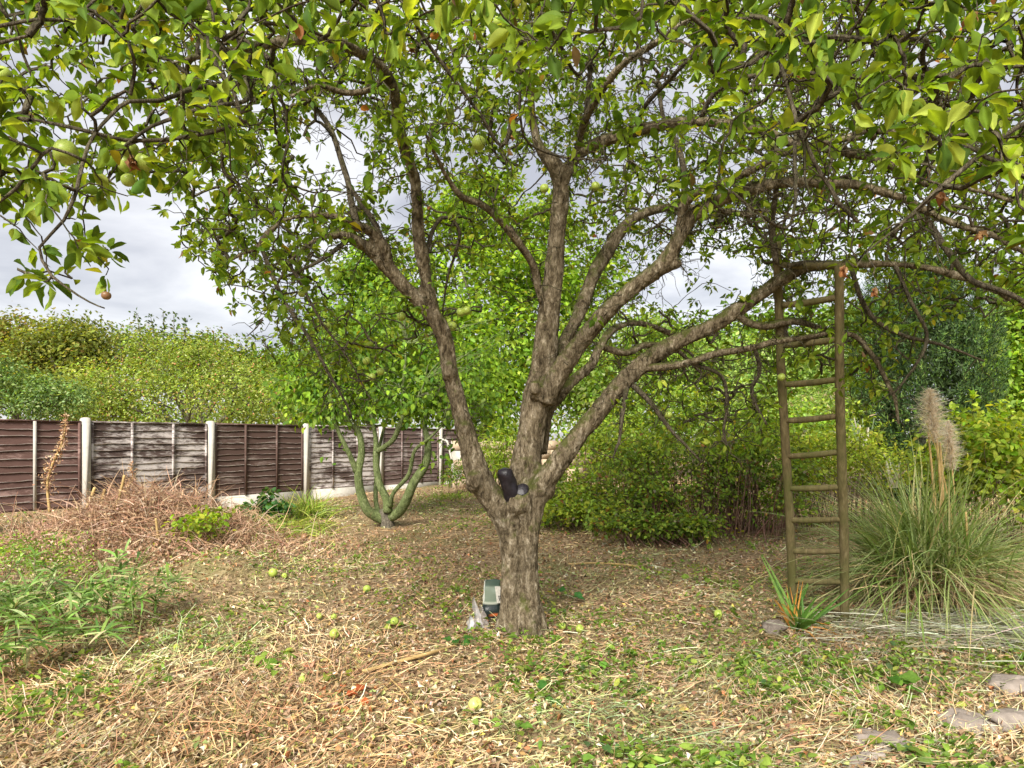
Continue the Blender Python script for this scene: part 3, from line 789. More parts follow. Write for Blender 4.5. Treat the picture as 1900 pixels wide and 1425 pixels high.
# ------------------------------------------------------------------ small green barked tree
def green_tree():
    Y = 10.15
    base = gpix(717, 978)
    Y = base[1]
    root = thing('green_barked_tree', 'small vase shaped tree with smooth green limbs in front of the fence', 'tree', tuple(base))
    tr = Acc()
    tube(tr, spline(prow((719, 992, Y, 17), (719, 975, Y, 14), (717, 958, Y, 14), (715, 944, Y, 10)), .04), 14, lump=.07)
    tr.obj('trunk', MAT['greytrunk'], root)
    L = [
        [(712, 965, 0, 10), (695, 956, -.05, 9.5), (681, 945, -.1, 9), (668, 910, -.15, 8), (665, 876, -.2, 7.5), (671, 838, -.2, 6.5), (665, 801, -.2, 5.5), (651, 788, -.25, 4.5), (636, 761, -.3, 4), (626, 735, -.3, 3), (612, 700, -.3, 2)],
        [(662, 876, -.2, 6), (648, 842, -.3, 4.5), (630, 806, -.35, 4), (620, 774, -.4, 3.6), (616, 752, -.4, 3.4), (613, 723, -.4, 2.5), (616, 690, -.4, 1.5)],
        [(720, 950, -.1, 9), (717, 926, -.1, 7.5), (704, 898, -.1, 6.8), (698, 864, -.1, 6.4), (698, 837, -.1, 6)],
        [(698, 840, -.1, 5.5), (696, 806, 0, 4), (689, 771, .1, 3.2), (693, 752, .1, 2.6), (710, 730, .2, 2.2), (718, 712, .2, 2), (719, 690, .2, 1.5)],
        [(699, 838, -.1, 5.5), (712, 830, -.2, 4.8), (730, 815, -.25, 4.8), (741, 790, -.3, 4.6), (747, 766, -.3, 4.2), (747, 725, -.3, 3.6), (751, 682, -.3, 2.6), (753, 640, -.3, 1.5)],
        [(746, 769, -.3, 4), (756, 761, -.3, 3.2), (768, 758, -.35, 2.4), (777, 735, -.4, 2), (790, 705, -.4, 1.2)],
        [(714, 962, 0, 9), (738, 952, -.1, 9.5), (754, 927, -.2, 9), (769, 893, -.25, 8.6), (786, 868, -.25, 8), (794, 842, -.25, 7), (793, 815, -.2, 6), (788, 785, -.1, 4.5), (800, 740, 0, 3)],
        [(724, 940, -.15, 5), (730, 915, -.25, 4), (757, 883, -.3, 4), (764, 858, -.35, 3.6), (771, 834, -.4, 3), (798, 812, -.45, 2.6), (820, 790, -.5, 1.8)],
        [(702, 950, .15, 5), (698, 935, .2, 4.2), (697, 905, .25, 4), (700, 870, .3, 3.6), (706, 820, .3, 3), (720, 770, .3, 2)],
        [(640, 780, -.2, 3), (660, 770, .1, 2.4), (700, 790, .3, 2.2), (760, 770, .5, 1.5)],
    ]
    for l in L:
        a = Acc(); tube(a, spline(prow(*[(x, y, Y + dy, r) for (x, y, dy, r) in l]), .05), 12, lump=.04, seed=l[0][0])
        a.obj('limb', MAT['greenbark'], root)
    a = Acc(); tube(a, spline(prow((774, 739, Y - .35, 4), (786, 734, Y - .4, 4.5), (799, 731, Y - .45, 4)), .04), 10); a.obj('sawn_stub', MAT['greytrunk'], root)
    blobs = [blob(610, 690, Y, 55, 45, .7), blob(690, 640, Y, 85, 60, 1.0), blob(770, 660, Y + .3, 80, 60, 1.0), blob(850, 700, Y + .4, 85, 55, 1.0), blob(800, 740, Y, 70, 35, .8), blob(600, 760, Y - .2, 32, 25, .4, .4), blob(700, 735, Y, 80, 35, .8), blob(640, 610, Y + .3, 60, 60, .9, .7), blob(560, 720, Y, 40, 30, .5, .4), blob(720, 560, Y + .2, 60, 50, .8, .6), blob(560, 650, Y, 35, 30, .4, .3), blob(900, 640, Y + .5, 60, 60, .8, .6), blob(900, 760, Y + .6, 60, 40, .7, .6), blob(640, 840, Y - .3, 14, 22, .15, .06), blob(818, 835, Y - .3, 14, 24, .15, .07)]
    f = Acc()
    cc = foliage(f, blobs, 7800, .085, .052, PAL_MID + PAL_LIME[:2], 'mid', .19, 9, .2, .6)
    stuff(f.obj('crown', MAT['leaf'], root))
    k = rng.choice(len(cc), 260, replace=False); P1 = cc[k]
    ends = np.array([at(l[-1][0], l[-1][1], Y + l[-1][2]) for l in L] + [at(l[len(l) // 2 + 1][0], l[len(l) // 2 + 1][1], Y + l[len(l) // 2 + 1][2]) for l in L])
    ends = ends[ends[:, 2] > 1.45]
    P0 = ends[np.argmin(((P1[:, None] - ends[None]) ** 2).sum(-1), 1)]
    t = Acc(); tube_batch(t, P0, (P0 + P1) / 2 + rng.normal(size=P0.shape) * .1 + A3(0, 0, .12), P1, np.full(len(k), .011), np.full(len(k), .003), pick([(.1, .12, .05, 1)], len(k)), 5, 5)
    stuff(t.obj('twigs', MAT['greenbark'], root))
green_tree()

# ------------------------------------------------------------------ apple tree
TB = gpix(965, 1172); TY = float(TB[1])
apple = thing('apple_tree', 'old spreading apple tree with forked fluted trunk and green fruit', 'apple tree', tuple(TB))
D = TY - 5.1
MAIN = {   # (px, py, depth, radius px)
    'lobe_a': [(944, 1200, 5.07, 28), (945, 1165, 5.07, 22), (947, 1090, 5.07, 19.5), (948, 1020, 5.07, 20), (940, 965, 5.07, 25), (913, 925, 5.06, 25), (893, 893, 5.05, 25), (876, 845, 5.04, 22.5), (861, 790, 5.03, 20), (848, 740, 5.02, 19), (836, 695, 5.01, 18.5), (827, 640, 5.0, 18), (816, 605, 4.98, 19), (803, 583, 4.97, 18)],
    'lobe_b': [(990, 1195, 5.08, 26), (986, 1165, 5.07, 18.5), (983, 1090, 5.07, 17), (981, 1010, 5.07, 18), (985, 945, 5.1, 24), (1002, 905, 5.1, 23), (1035, 860, 5.1, 21), (1075, 805, 5.1, 20), (1115, 758, 5.1, 20), (1160, 706, 5.1, 20), (1200, 668, 5.1, 20), (1262, 632, 5.1, 18), (1335, 597, 5.08, 17), (1400, 553, 5.06, 16), (1450, 518, 5.05, 15), (1490, 498, 5.05, 13), (1560, 491, 5.0, 9.5), (1660, 490, 4.95, 8), (1750, 503, 4.9, 8), (1840, 535, 4.85, 8), (1920, 575, 4.8, 7), (2010, 610, 4.75, 5)],
    'lobe_c': [(968, 1195, 5.24, 28), (966, 1100, 5.24, 25), (966, 1000, 5.24, 29), (972, 930, 5.2, 31), (975, 870, 5.2, 31), (985, 800, 5.2, 31), (997, 735, 5.2, 31), (1008, 680, 5.2, 28), (1014, 620, 5.2, 25), (1022, 550, 5.2, 22.5), (1030, 480, 5.2, 20.5), (1037, 400, 5.18, 19), (1040, 345, 5.15, 18), (1028, 305, 5.1, 19), (1005, 280, 5.1, 12), (990, 235, 5.1, 9), (985, 160, 5.0, 8), (1000, 60, 4.9, 7), (1010, -60, 4.8, 5)],
    'limb_back': [(1000, 840, 5.3, 18), (1010, 770, 5.35, 18), (1035, 735, 5.4, 15), (1065, 705, 5.5, 12), (1095, 680, 5.55, 12), (1112, 645, 5.6, 10), (1140, 610, 5.8, 8), (1190, 600, 6.0, 7), (1260, 625, 6.2, 6)],
    'limb_l_low': [(812, 600, 4.98, 17), (780, 562, 4.95, 17), (745, 525, 4.9, 17), (712, 487, 4.85, 16), (690, 465, 4.8, 14), (660, 447, 4.7, 11), (632, 436, 4.6, 9), (595, 442, 4.5, 6.5), (560, 462, 4.4, 5.5), (535, 490, 4.35, 4.5), (520, 515, 4.3, 4), (500, 560, 4.3, 3), (487, 590, 4.3, 2.5), (488, 640, 4.3, 1.6)],
    'limb_l_up': [(720, 497, 4.86, 13), (712, 460, 4.8, 13), (690, 430, 4.75, 12), (655, 415, 4.65, 11), (620, 402, 4.55, 9), (575, 400, 4.45, 6), (530, 408, 4.35, 6), (495, 435, 4.3, 7), (478, 460, 4.3, 6), (440, 475, 4.25, 3.5), (400, 505, 4.2, 2.5)],
    'limb_up': [(808, 590, 4.98, 15), (792, 530, 4.93, 14.5), (783, 480, 4.88, 14), (776, 420, 4.82, 13.5), (773, 370, 4.76, 13), (768, 325, 4.7, 13), (752, 280, 4.6, 12.5), (738, 225, 4.45, 12), (733, 180, 4.3, 12), (712, 130, 4.1, 12), (680, 105, 3.95, 12), (635, 82, 3.75, 13), (580, 72, 3.55, 13), (520, 78, 3.4, 12), (460, 88, 3.2, 11), (400, 98, 3.0, 9), (345, 110, 2.8, 7), (280, 130, 2.6, 6)],
    'limb_mid': [(1012, 745, 5.12, 22), (1030, 705, 5.08, 22), (1062, 655, 5.05, 21), (1100, 608, 5.0, 20), (1145, 560, 4.95, 19), (1185, 525, 4.9, 18), (1225, 495, 4.85, 18), (1255, 450, 4.8, 16), (1275, 412, 4.78, 15), (1310, 382, 4.75, 15), (1350, 365, 4.7, 15), (1400, 350, 4.6, 13), (1460, 338, 4.5, 12), (1530, 340, 4.4, 12), (1600, 345, 4.3, 11), (1680, 370, 4.2, 9), (1760, 410, 4.1, 8), (1850, 440, 4.0, 7), (1950, 500, 3.9, 5)],
    'limb_mid_fork': [(1262, 440, 4.8, 12), (1266, 400, 4.75, 11), (1275, 372, 4.7, 10.5), (1310, 350, 4.65, 10), (1352, 335, 4.55, 10), (1400, 312, 4.5, 9), (1450, 285, 4.4, 8), (1510, 268, 4.3, 7), (1600, 255, 4.2, 6)],
    'limb_arch': [(1042, 345, 5.15, 14), (1062, 300, 5.1, 13), (1090, 275, 5.05, 13), (1130, 258, 5.0, 13.5), (1180, 243, 4.95, 13), (1240, 230, 4.88, 12), (1300, 226, 4.8, 11.5), (1360, 232, 4.7, 11.5), (1420, 246, 4.6, 11.5), (1480, 268, 4.5, 11), (1560, 280, 4.4, 10), (1640, 300, 4.3, 10), (1720, 340, 4.2, 9), (1800, 350, 4.1, 7), (1900, 380, 4.0, 5)],
    'limb_dark': [(1015, 745, 5.25, 15), (1042, 650, 5.35, 15), (1075, 580, 5.45, 15), (1100, 515, 5.55, 15), (1125, 470, 5.65, 15), (1150, 430, 5.7, 13), (1185, 400, 5.8, 11), (1240, 385, 5.9, 9), (1310, 388, 6.0, 8), (1400, 400, 6.1, 6)],
    'stub_front': [(972, 985, 5.1, 20), (971, 955, 5.06, 20), (970, 930, 5.03, 19), (969, 914, 5.005, 16)],
    'stub_mid': [(1228, 498, 4.85, 14), (1250, 490, 4.83, 11), (1262, 487, 4.82, 9)],
}
def scaled(pts):
    return [(x, y, Y + D, r * (1.0 if y > 900 else .97 if y > 800 else .86)) for (x, y, Y, r) in pts]
def build_trunk():
    a = Acc()
    rows_all = {}
    for k, pts in MAIN.items():
        rows = spline(prow(*scaled(pts)), .045)
        rows_all[k] = rows
        tube(a, rows, 14, lump=.05, seed=len(k) * 1.3)
    # knots, collars and buttress roots
    for (x, y, Y, r) in [(880, 893, 4.97, 15), (834, 690, 4.95, 12), (992, 722, 5.05, 10), (960, 935, 5.0, 18), (1012, 905, 5.1, 18), (862, 800, 4.98, 9)]:
        p = at(x, y, Y + D); rr = r * Y / FPX
        tube(a, np.array([np.r_[p + A3(0, .05, -.05), rr], np.r_[p, rr * 1.1], np.r_[p + A3(0, -.015, .05), rr * .8]]), 10)
    for th in (-2.6, -1.9, -1.1, -.3, .6, 2.2):
        d = A3(math.cos(th), math.sin(th), 0)
        p = A3(TB[0] + .0, TB[1] + .04, 0)
        rows = np.array([np.r_[p + d * .05 + A3(0, 0, TB[2] + .28), .07], np.r_[p + d * .13 + A3(0, 0, TB[2] + .1), .06], np.r_[p + d * .18 + A3(0, 0, TB[2] - .02), .045], np.r_[p + d * .28 + A3(0, 0, TB[2] - .1), .03]])
        tube(a, spline(rows, .04), 8)
    me = a.mesh('trunk_raw', MAT['bark'])
    o = bpy.data.objects.new('trunk_raw', me); COL.objects.link(o)
    md = o.modifiers.new('r', 'REMESH'); md.mode = 'VOXEL'; md.voxel_size = .0130; md.use_smooth_shade = True
    dg = bpy.context.evaluated_depsgraph_get()
    me2 = bpy.data.meshes.new_from_object(o.evaluated_get(dg))
    bpy.data.objects.remove(o)
    n = len(me2.vertices)
    co = np.empty(n * 3, np.float32); me2.vertices.foreach_get('co', co); co = co.reshape(-1, 3)
    no = np.empty(n * 3, np.float32); me2.vertices.foreach_get('normal', no); no = no.reshape(-1, 3)
    # relax once, then raise bark plates along the grain
    d = np.zeros(n)
    for i in range(n):
        x, y, z = co[i]
        p1 = mnoise.noise(Vector((x * 24, y * 24, z * 7)))
        p2 = mnoise.noise(Vector((x * 60 + 9, y * 60, z * 24)))
        p3 = mnoise.noise(Vector((x * 5, y * 5 + 3, z * 5)))
        d[i] = -.007 * max(0, 1 - abs(p1) * 5) + .005 * p2 + .010 * p3
    thick = np.ones(n)
    xx, yy = px_of(co)
    thick = np.clip((co[:, 2] * 0 + 1) - np.clip((co[:, 2] - 2.4) / 2.0, 0, .7), .25, 1)
    co2 = co + no * (d * thick)[:, None]
    me2.vertices.foreach_set('co', co2.astype(np.float32).ravel())
    me2.polygons.foreach_set('use_smooth', np.ones(len(me2.polygons), bool))
    me2.materials.clear(); me2.materials.append(MAT['bark'])
    me2.update(); me2.name = 'trunk'
    link('trunk', me2, apple)
    return rows_all
ROWS = build_trunk()
# sealed pruning stubs
def seal_stub(pts):
    a = Acc(); rows = spline(prow(*scaled(pts)), .012)
    tube(a, rows, 18, lump=.06, seed=pts[0][0]); a.V[0] = crumple(a.V[0], .004, 30, 2.0); a.obj('pruned_stub', MAT['black_paint'], apple)
seal_stub([(957, 972, 5.06, 10), (954, 945, 5.035, 13), (949, 915, 5.01, 15), (942, 892, 4.995, 15.5), (937, 876, 4.985, 16), (936, 871, 4.985, 11)])
seal_stub([(969, 915, 5.03, 11), (968.5, 910, 4.998, 13), (968.5, 908, 4.986, 12.5), (968.5, 907.5, 4.983, 9)])

SECOND = [   # secondary branches, each its own part
    [(786, 490, 4.88, 6), (802, 430, 4.95, 5), (820, 404, 5.0, 4.5), (842, 410, 5.05, 4.5), (853, 432, 5.1, 4), (846, 465, 5.15, 3.5), (838, 490, 5.2, 3), (826, 545, 5.25, 2.2), (824, 590, 5.3, 1.5)],
    [(1008, 565, 5.18, 9), (998, 530, 5.12, 8.5), (988, 490, 5.05, 8.5), (962, 450, 4.95, 8.5), (925, 405, 4.85, 8), (888, 373, 4.75, 7.5), (858, 363, 4.7, 7), (830, 325, 4.6, 5), (812, 290, 4.5, 4), (780, 225, 4.3, 3)],
    [(662, 412, 4.66, 7), (652, 375, 4.7, 7), (645, 335, 4.75, 6.5), (630, 290, 4.8, 6), (612, 240, 4.85, 6), (588, 205, 4.9, 5.5), (562, 180, 4.95, 4.5), (530, 150, 5.0, 3)],
    [(706, 440, 4.8, 7), (690, 405, 4.75, 6), (665, 370, 4.7, 5), (642, 340, 4.68, 4.5)],
    [(486, 462, 4.3, 5), (505, 510, 4.25, 5), (530, 560, 4.2, 4.5), (565, 610, 4.15, 4), (585, 640, 4.12, 4), (612, 685, 4.1, 3.4), (640, 735, 4.08, 2.5), (655, 770, 4.05, 1.5)],
    [(530, 480, 4.35, 3), (560, 530, 4.4, 3), (600, 600, 4.45, 2.6), (650, 670, 4.5, 2), (690, 740, 4.5, 1.2)],
    [(722, 130, 4.12, 8), (690, 165, 4.1, 7), (640, 172, 4.1, 7), (590, 160, 4.0, 5), (540, 180, 3.9, 4)],
    [(645, 445, 4.66, 6), (620, 465, 4.6, 5), (590, 485, 4.5, 4), (560, 500, 4.45, 3), (530, 515, 4.4, 2)],
    [(1195, 682, 5.08, 9), (1235, 680, 5.06, 8.5), (1280, 672, 5.03, 8.5), (1330, 655, 5.0, 8), (1390, 645, 4.98, 7.5), (1440, 632, 4.98, 7), (1500, 622, 5.05, 6), (1560, 610, 5.1, 4)],
    [(1365, 580, 5.06, 9), (1385, 597, 5.08, 8.5), (1420, 605, 5.12, 8.5), (1470, 596, 5.16, 8), (1510, 605, 5.15, 6), (1560, 620, 5.1, 6), (1585, 625, 5.08, 6), (1620, 665, 5.05, 5.5), (1645, 715, 5.0, 5), (1658, 745, 5.0, 4), (1665, 790, 5.0, 2.5)],
    [(1460, 597, 5.16, 6), (1455, 620, 5.2, 6), (1470, 640, 5.2, 5), (1510, 628, 5.2, 4), (1550, 610, 5.2, 3)],
    [(1070, 285, 5.08, 9), (1082, 235, 4.95, 9), (1100, 195, 4.8, 8.5), (1130, 150, 4.6, 8), (1165, 115, 4.45, 7), (1230, 75, 4.2, 6.5), (1290, 35, 4.0, 6), (1340, 0, 3.8, 5), (1420, -60, 3.5, 4)],
    [(1088, 215, 4.88, 6), (1092, 160, 4.85, 5.5), (1097, 115, 4.8, 4), (1070, 140, 4.6, 4), (1040, 90, 4.4, 4), (1010, 40, 4.2, 4), (980, 0, 4.0, 3)],
    [(1255, 480, 5.0, 6), (1262, 420, 5.05, 7), (1266, 380, 5.1, 7), (1268, 320, 5.15, 7), (1255, 270, 5.2, 6.5), (1225, 215, 5.25, 5), (1215, 150, 5.2, 4)],
    [(1180, 245, 4.95, 5), (1195, 200, 4.8, 5), (1240, 150, 4.6, 5), (1280, 110, 4.4, 4.5), (1340, 85, 4.2, 4), (1420, 70, 4.0, 3)],
    [(1300, 222, 4.8, 6), (1320, 180, 4.7, 6), (1360, 150, 4.6, 5.5), (1430, 138, 4.5, 5), (1520, 135, 4.3, 4)],
    [(1420, 240, 4.6, 8), (1432, 275, 4.5, 7.5), (1460, 285, 4.4, 7), (1520, 275, 4.35, 7), (1600, 252, 4.3, 6), (1650, 250, 4.2, 6), (1720, 245, 4.1, 5)],
    [(1620, 255, 4.25, 8), (1600, 215, 4.0, 6), (1570, 175, 3.7, 5), (1545, 135, 3.4, 4), (1530, 90, 3.2, 3)],
    [(1700, 330, 4.2, 6), (1720, 300, 3.9, 6), (1730, 240, 3.5, 5), (1735, 200, 3.2, 5), (1760, 140, 2.9, 5), (1900, 120, 2.7, 4)],
    [(1760, 140, 2.9, 5), (1680, 143, 2.9, 5), (1600, 146, 2.9, 5), (1520, 142, 2.95, 4.5), (1450, 136, 3.0, 3)],
    [(1735, 200, 3.2, 5), (1710, 110, 2.9, 5), (1715, 74, 2.75, 5), (1640, 76, 2.7, 5), (1560, 74, 2.7, 5), (1500, 66, 2.7, 4), (1440, 70, 2.6, 3)],
    [(1440, 70, 2.6, 3.5), (1448, 120, 2.5, 3.5), (1462, 175, 2.4, 4), (1478, 230, 2.35, 4.5), (1500, 285, 2.3, 4.5), (1525, 335, 2.3, 4.5), (1548, 385, 2.3, 5), (1583, 422, 2.3, 4)],
    [(1900, 120, 2.7, 4), (2010, 150, 2.4, 5), (1990, 180, 2.2, 5), (1900, 225, 2.1, 5), (1800, 297, 2.1, 5.5), (1720, 365, 2.1, 5), (1680, 400, 2.1, 3), (1640, 435, 2.1, 1.8)],
    [(420, 96, 3.05, 6), (450, 130, 2.9, 6), (455, 150, 2.8, 6), (370, 160, 2.6, 5), (300, 185, 2.4, 4.5), (250, 185, 2.3, 4), (190, 240, 2.2, 3.5), (165, 290, 2.15, 4), (150, 345, 2.1, 4), (120, 400, 2.1, 3.5), (78, 450, 2.1, 3), (100, 500, 2.1, 3), (170, 545, 2.1, 2), (195, 552, 2.1, 1.5)],
    [(455, 150, 2.8, 5), (458, 185, 2.7, 4.5), (380, 200, 2.5, 5), (290, 235, 2.4, 4), (230, 280, 2.3, 3)],
    [(335, -20, 2.5, 6), (350, 40, 2.5, 6), (385, 85, 2.5, 5.5), (412, 140, 2.5, 5), (438, 180, 2.5, 4.5), (452, 225, 2.5, 4), (458, 248, 2.5, 3)],
    [(458, 225, 2.5, 4), (390, 245, 2.45, 4.5), (300, 256, 2.4, 4.5), (230, 253, 2.35, 4.5), (170, 238, 2.3, 4.5), (110, 225, 2.3, 4), (60, 215, 2.3, 3)],
    [(300, 130, 2.65, 5), (240, 50, 2.4, 5), (200, 45, 2.3, 5), (120, 42, 2.2, 4), (40, 45, 2.1, 4), (-60, 70, 2.1, 4), (-20, 88, 2.05, 4), (40, 75, 2.0, 3)],
    [(160, 300, 2.15, 3.5), (95, 275, 2.1, 3.5), (60, 305, 2.1, 4), (20, 345, 2.1, 4), (-20, 375, 2.1, 3)],
    [(740, -20, 3.6, 4), (770, 40, 3.7, 4), (800, 90, 3.8, 4), (850, 160, 3.9, 4), (890, 215, 4.0, 4), (930, 275, 4.1, 4), (945, 250, 4.1, 6), (955, 225, 4.05, 7)],
    [(945, -20, 3.5, 3.5), (958, 60, 3.6, 3.5), (966, 140, 3.7, 3.5), (970, 215, 3.8, 3), (985, 262, 3.9, 2.5), (1060, 290, 4.0, 2.5), (1130, 288, 4.0, 1.6)],
    [(1468, 60, 3.2, 4), (1478, 130, 3.3, 4), (1475, 220, 3.3, 4), (1470, 300, 3.2, 4), (1468, 380, 3.1, 3.5), (1450, 430, 3.0, 3), (1400, 410, 2.9, 3), (1350, 372, 2.8, 2)],
    [(1440, 490, 4.85, 7), (1432, 420, 4.75, 7), (1436, 370, 4.7, 6), (1440, 320, 4.6, 6)],
    [(1560, 491, 5.0, 6), (1500, 488, 4.95, 6), (1460, 492, 4.9, 5)],
    [(1580, 500, 4.98, 5), (1600, 560, 4.98, 5.5), (1630, 600, 4.95, 5), (1680, 625, 4.92, 4.5), (1740, 640, 4.9, 3.5), (1820, 670, 4.9, 2)],
    [(1660, 490, 4.95, 5), (1690, 560, 4.9, 4), (1720, 620, 4.85, 4), (1700, 680, 4.8, 3), (1660, 730, 4.8, 2)],
    [(1165, 705, 5.1, 7), (1160, 740, 5.02, 5.5), (1155, 775, 5.0, 4.5), (1150, 815, 4.98, 3), (1140, 850, 4.96, 1.5)],
    [(1175, 715, 5.08, 7), (1210, 750, 5.0, 6), (1240, 790, 4.95, 4.5), (1270, 820, 4.9, 3), (1300, 850, 4.85, 2)],
    [(1110, 640, 5.62, 8), (1160, 655, 5.7, 8), (1200, 640, 5.8, 7), (1250, 650, 5.9, 5), (1300, 700, 6.0, 3)],
    [(1280, 672, 5.03, 5), (1340, 700, 5.1, 4), (1350, 760, 5.15, 4), (1345, 800, 5.15, 3), (1360, 840, 5.15, 2)],
    [(1400, 645, 4.98, 5), (1410, 690, 5.05, 4.5), (1395, 730, 5.1, 4), (1420, 790, 5.1, 2.5)],
    [(1700, 380, 4.2, 7), (1760, 470, 4.1, 7), (1800, 520, 4.05, 6), (1870, 545, 4.0, 6), (1960, 600, 3.95, 4)],
]
for pts in SECOND:
    a = Acc(); rows = spline(prow(*scaled(pts)), .04)
    rows[:, :3] += np.cumsum(rng.normal(size=(len(rows), 3)) * .0025, 0) * np.linspace(0, 1, len(rows))[:, None]
    ROWS['s%d' % len(ROWS)] = rows
    tube(a, rows, 8, lump=.07, seed=pts[0][1])
    a.obj('branch', MAT['twig'] if pts[0][3] < 8 else MAT['bark'], apple)

# ---- crown: leaf rosettes sampled in the crown's volume, each joined to the nearest wood
def crown_points(N):
    out = []
    nearx = [-600, -100, 0, 60, 200, 240, 330, 430, 520, 700, 1200, 1350, 1450, 1600, 1750, 1900, 2400]
    neary = [560, 430, 400, 520, 570, 430, 400, 300, 130, 70, 80, 190, 280, 300, 380, 500, 600]
    midx = [-400, 0, 250, 450, 560, 640, 720, 900, 1100, 1250, 1350, 1450, 1600, 1750, 1900, 2400]
    midy = [350, 370, 420, 520, 600, 420, 300, 240, 270, 330, 430, 450, 480, 500, 560, 600]
    farx = [120, 220, 330, 420, 480, 560, 640, 760, 860, 960, 1060, 1130, 1200, 1350, 1440, 1500, 1600, 1700, 1800, 1900, 2400]
    fary = [-100, 120, 430, 530, 650, 700, 720, 650, 600, 560, 640, 740, 800, 850, 800, 660, 780, 640, 560, 570, 620]
    tot = 0
    while tot < N:
        m = 40000
        P = np.c_[rng.uniform(-3.6, 5.4, m), rng.uniform(1.35, 8.8, m), rng.uniform(1.2, 5.3, m)]
        q = ((P[:, 0] - .9) / 4.4) ** 2 + ((P[:, 1] - 4.9) / 3.75) ** 2 + ((P[:, 2] - 2.5) / 2.7) ** 2
        x, y = px_of(P)
        lim = np.where(P[:, 1] < 2.9, np.interp(x, nearx, neary), np.where(P[:, 1] < 4.3, np.interp(x, midx, midy), np.interp(x, farx, fary)))
        lim = lim + rng.normal(size=m) * 18
        ok = (q < 1) & (y < lim)
        p = .18 + .82 * q ** 1.2
        def gap(cx, cy, rx, ry, f):
            nonlocal p
            d = ((x - cx) / rx) ** 2 + ((y - cy) / ry) ** 2
            p = np.where(d < 1, p * f, p)
        gap(610, 290, 70, 90, .10); gap(640, 510, 60, 60, .35); gap(1320, 530, 110, 60, .15); gap(250, 420, 120, 60, .5)
        gap(920, 620, 90, 160, .35); gap(1010, 470, 70, 200, .5); gap(760, 470, 80, 160, .45); gap(1190, 130, 90, 60, .6); gap(1240, 170, 60, 50, .4); gap(130, 110, 130, 60, .55); gap(1130, 560, 110, 110, .6)
        p = np.where((x < 330) & (P[:, 1] > 2.9) & (y > 120), p * .25, p)
        # outside the picture the crown goes on, thinned to let more sun under it
        vis = (x > -150) & (x < 2050) & (y > -120)
        p = np.where(vis, p, p * .22)
        p = np.where((P[:, 1] < 2.2) & vis, p * .8, p)
        ok &= rng.uniform(size=m) < p
        # keep leaves off the thick wood's camera side in the middle
        ok &= ~((x > 820) & (x < 1080) & (y > 430) & (P[:, 1] < 5.1))
        out.append(P[ok]); tot += ok.sum()
    return np.concatenate(out)[:N]
NCL = 11500
CP = crown_points(NCL)
wood = np.concatenate([r[:, :4] for k, r in ROWS.items()])
wood = wood[wood[:, 2] > 1.15]
wk = wood[:, 3] < .075
wood = wood[wk]
dist0 = np.empty(NCL)
for i in range(0, NCL, 400):
    dist0[i:i + 400] = np.sqrt(((CP[i:i + 400, None] - wood[None, :, :3]) ** 2).sum(-1)).min(1)
order = np.argsort(dist0); CP = CP[order]; dist0 = dist0[order]
keep = dist0 < 1.9; CP = CP[keep]; NCL = len(CP)
nodes = np.empty((len(wood) + NCL * 3, 3), np.float32); nown = np.full(len(nodes), -1)
nodes[:len(wood)] = wood[:, :3]; nn = len(wood)
P0 = np.empty((NCL, 3)); PC = np.empty((NCL, 3)); par = np.full(NCL, -1)
jr = rng.normal(size=(NCL, 3))
for i in range(NCL):
    dv = nodes[:nn] - CP[i].astype(np.float32)
    j = int(np.argmin((dv * dv).sum(1)))
    P0[i] = nodes[j]; par[i] = nown[j]
    Ln = np.linalg.norm(CP[i] - P0[i])
    PC[i] = (P0[i] + CP[i]) / 2 + jr[i] * Ln * .24 + A3(0, 0, .10 * Ln)
    for t in (.5, .8, 1.0):
        nodes[nn] = P0[i] * (1 - t) ** 2 + PC[i] * 2 * t * (1 - t) + CP[i] * t * t; nown[nn] = i; nn += 1
cnt = np.ones(NCL)
for i in range(NCL - 1, -1, -1):
    if par[i] >= 0: cnt[par[i]] += cnt[i]
r0 = np.minimum(.0024 * cnt ** .42 + .0006, .016); r1 = np.minimum(.0019 * np.maximum(cnt - 1, 1) ** .40, .013)
tw = Acc()
gapc = ((px_of(CP)[0] - 1320) / 150) ** 2 + ((px_of(CP)[1] - 530) / 90) ** 2 < 1
tsel = ~(gapc & (np.linalg.norm(CP - P0, axis=1) > .35))
tube_batch(tw, P0[tsel], PC[tsel], CP[tsel], r0[tsel], r1[tsel], pick([(.08, .065, .045, 1)], int(tsel.sum())), 5, 3, .035)
# bare crooked spurs and hanging dead twigs
m = 2600
vis = np.argsort(np.abs((px_of(wood[:, :3])[0] - 1150)) + rng.uniform(0, 700, len(wood)))[:len(wood) * 3 // 4]
w_i = rng.choice(vis, m); S0 = wood[w_i, :3]
dd = unit(rng.normal(size=(m, 3)) * A3(1, 1, .8) + A3(0, 0, -.25)); Ls = rng.uniform(.05, .26, m)
S1 = S0 + dd * Ls[:, None] + A3(0, 0, -1) * (Ls ** 1.5)[:, None] * .5
tube_batch(tw, S0, (S0 + S1) / 2 + rng.normal(size=(m, 3)) * Ls[:, None] * .34, S1, rng.uniform(.002, .0055, m), np.full(m, .0014), pick([(.08, .065, .045, 1)], m), 5, 3, .06)
stuff(tw.obj('twigs', MAT['twig'], apple))

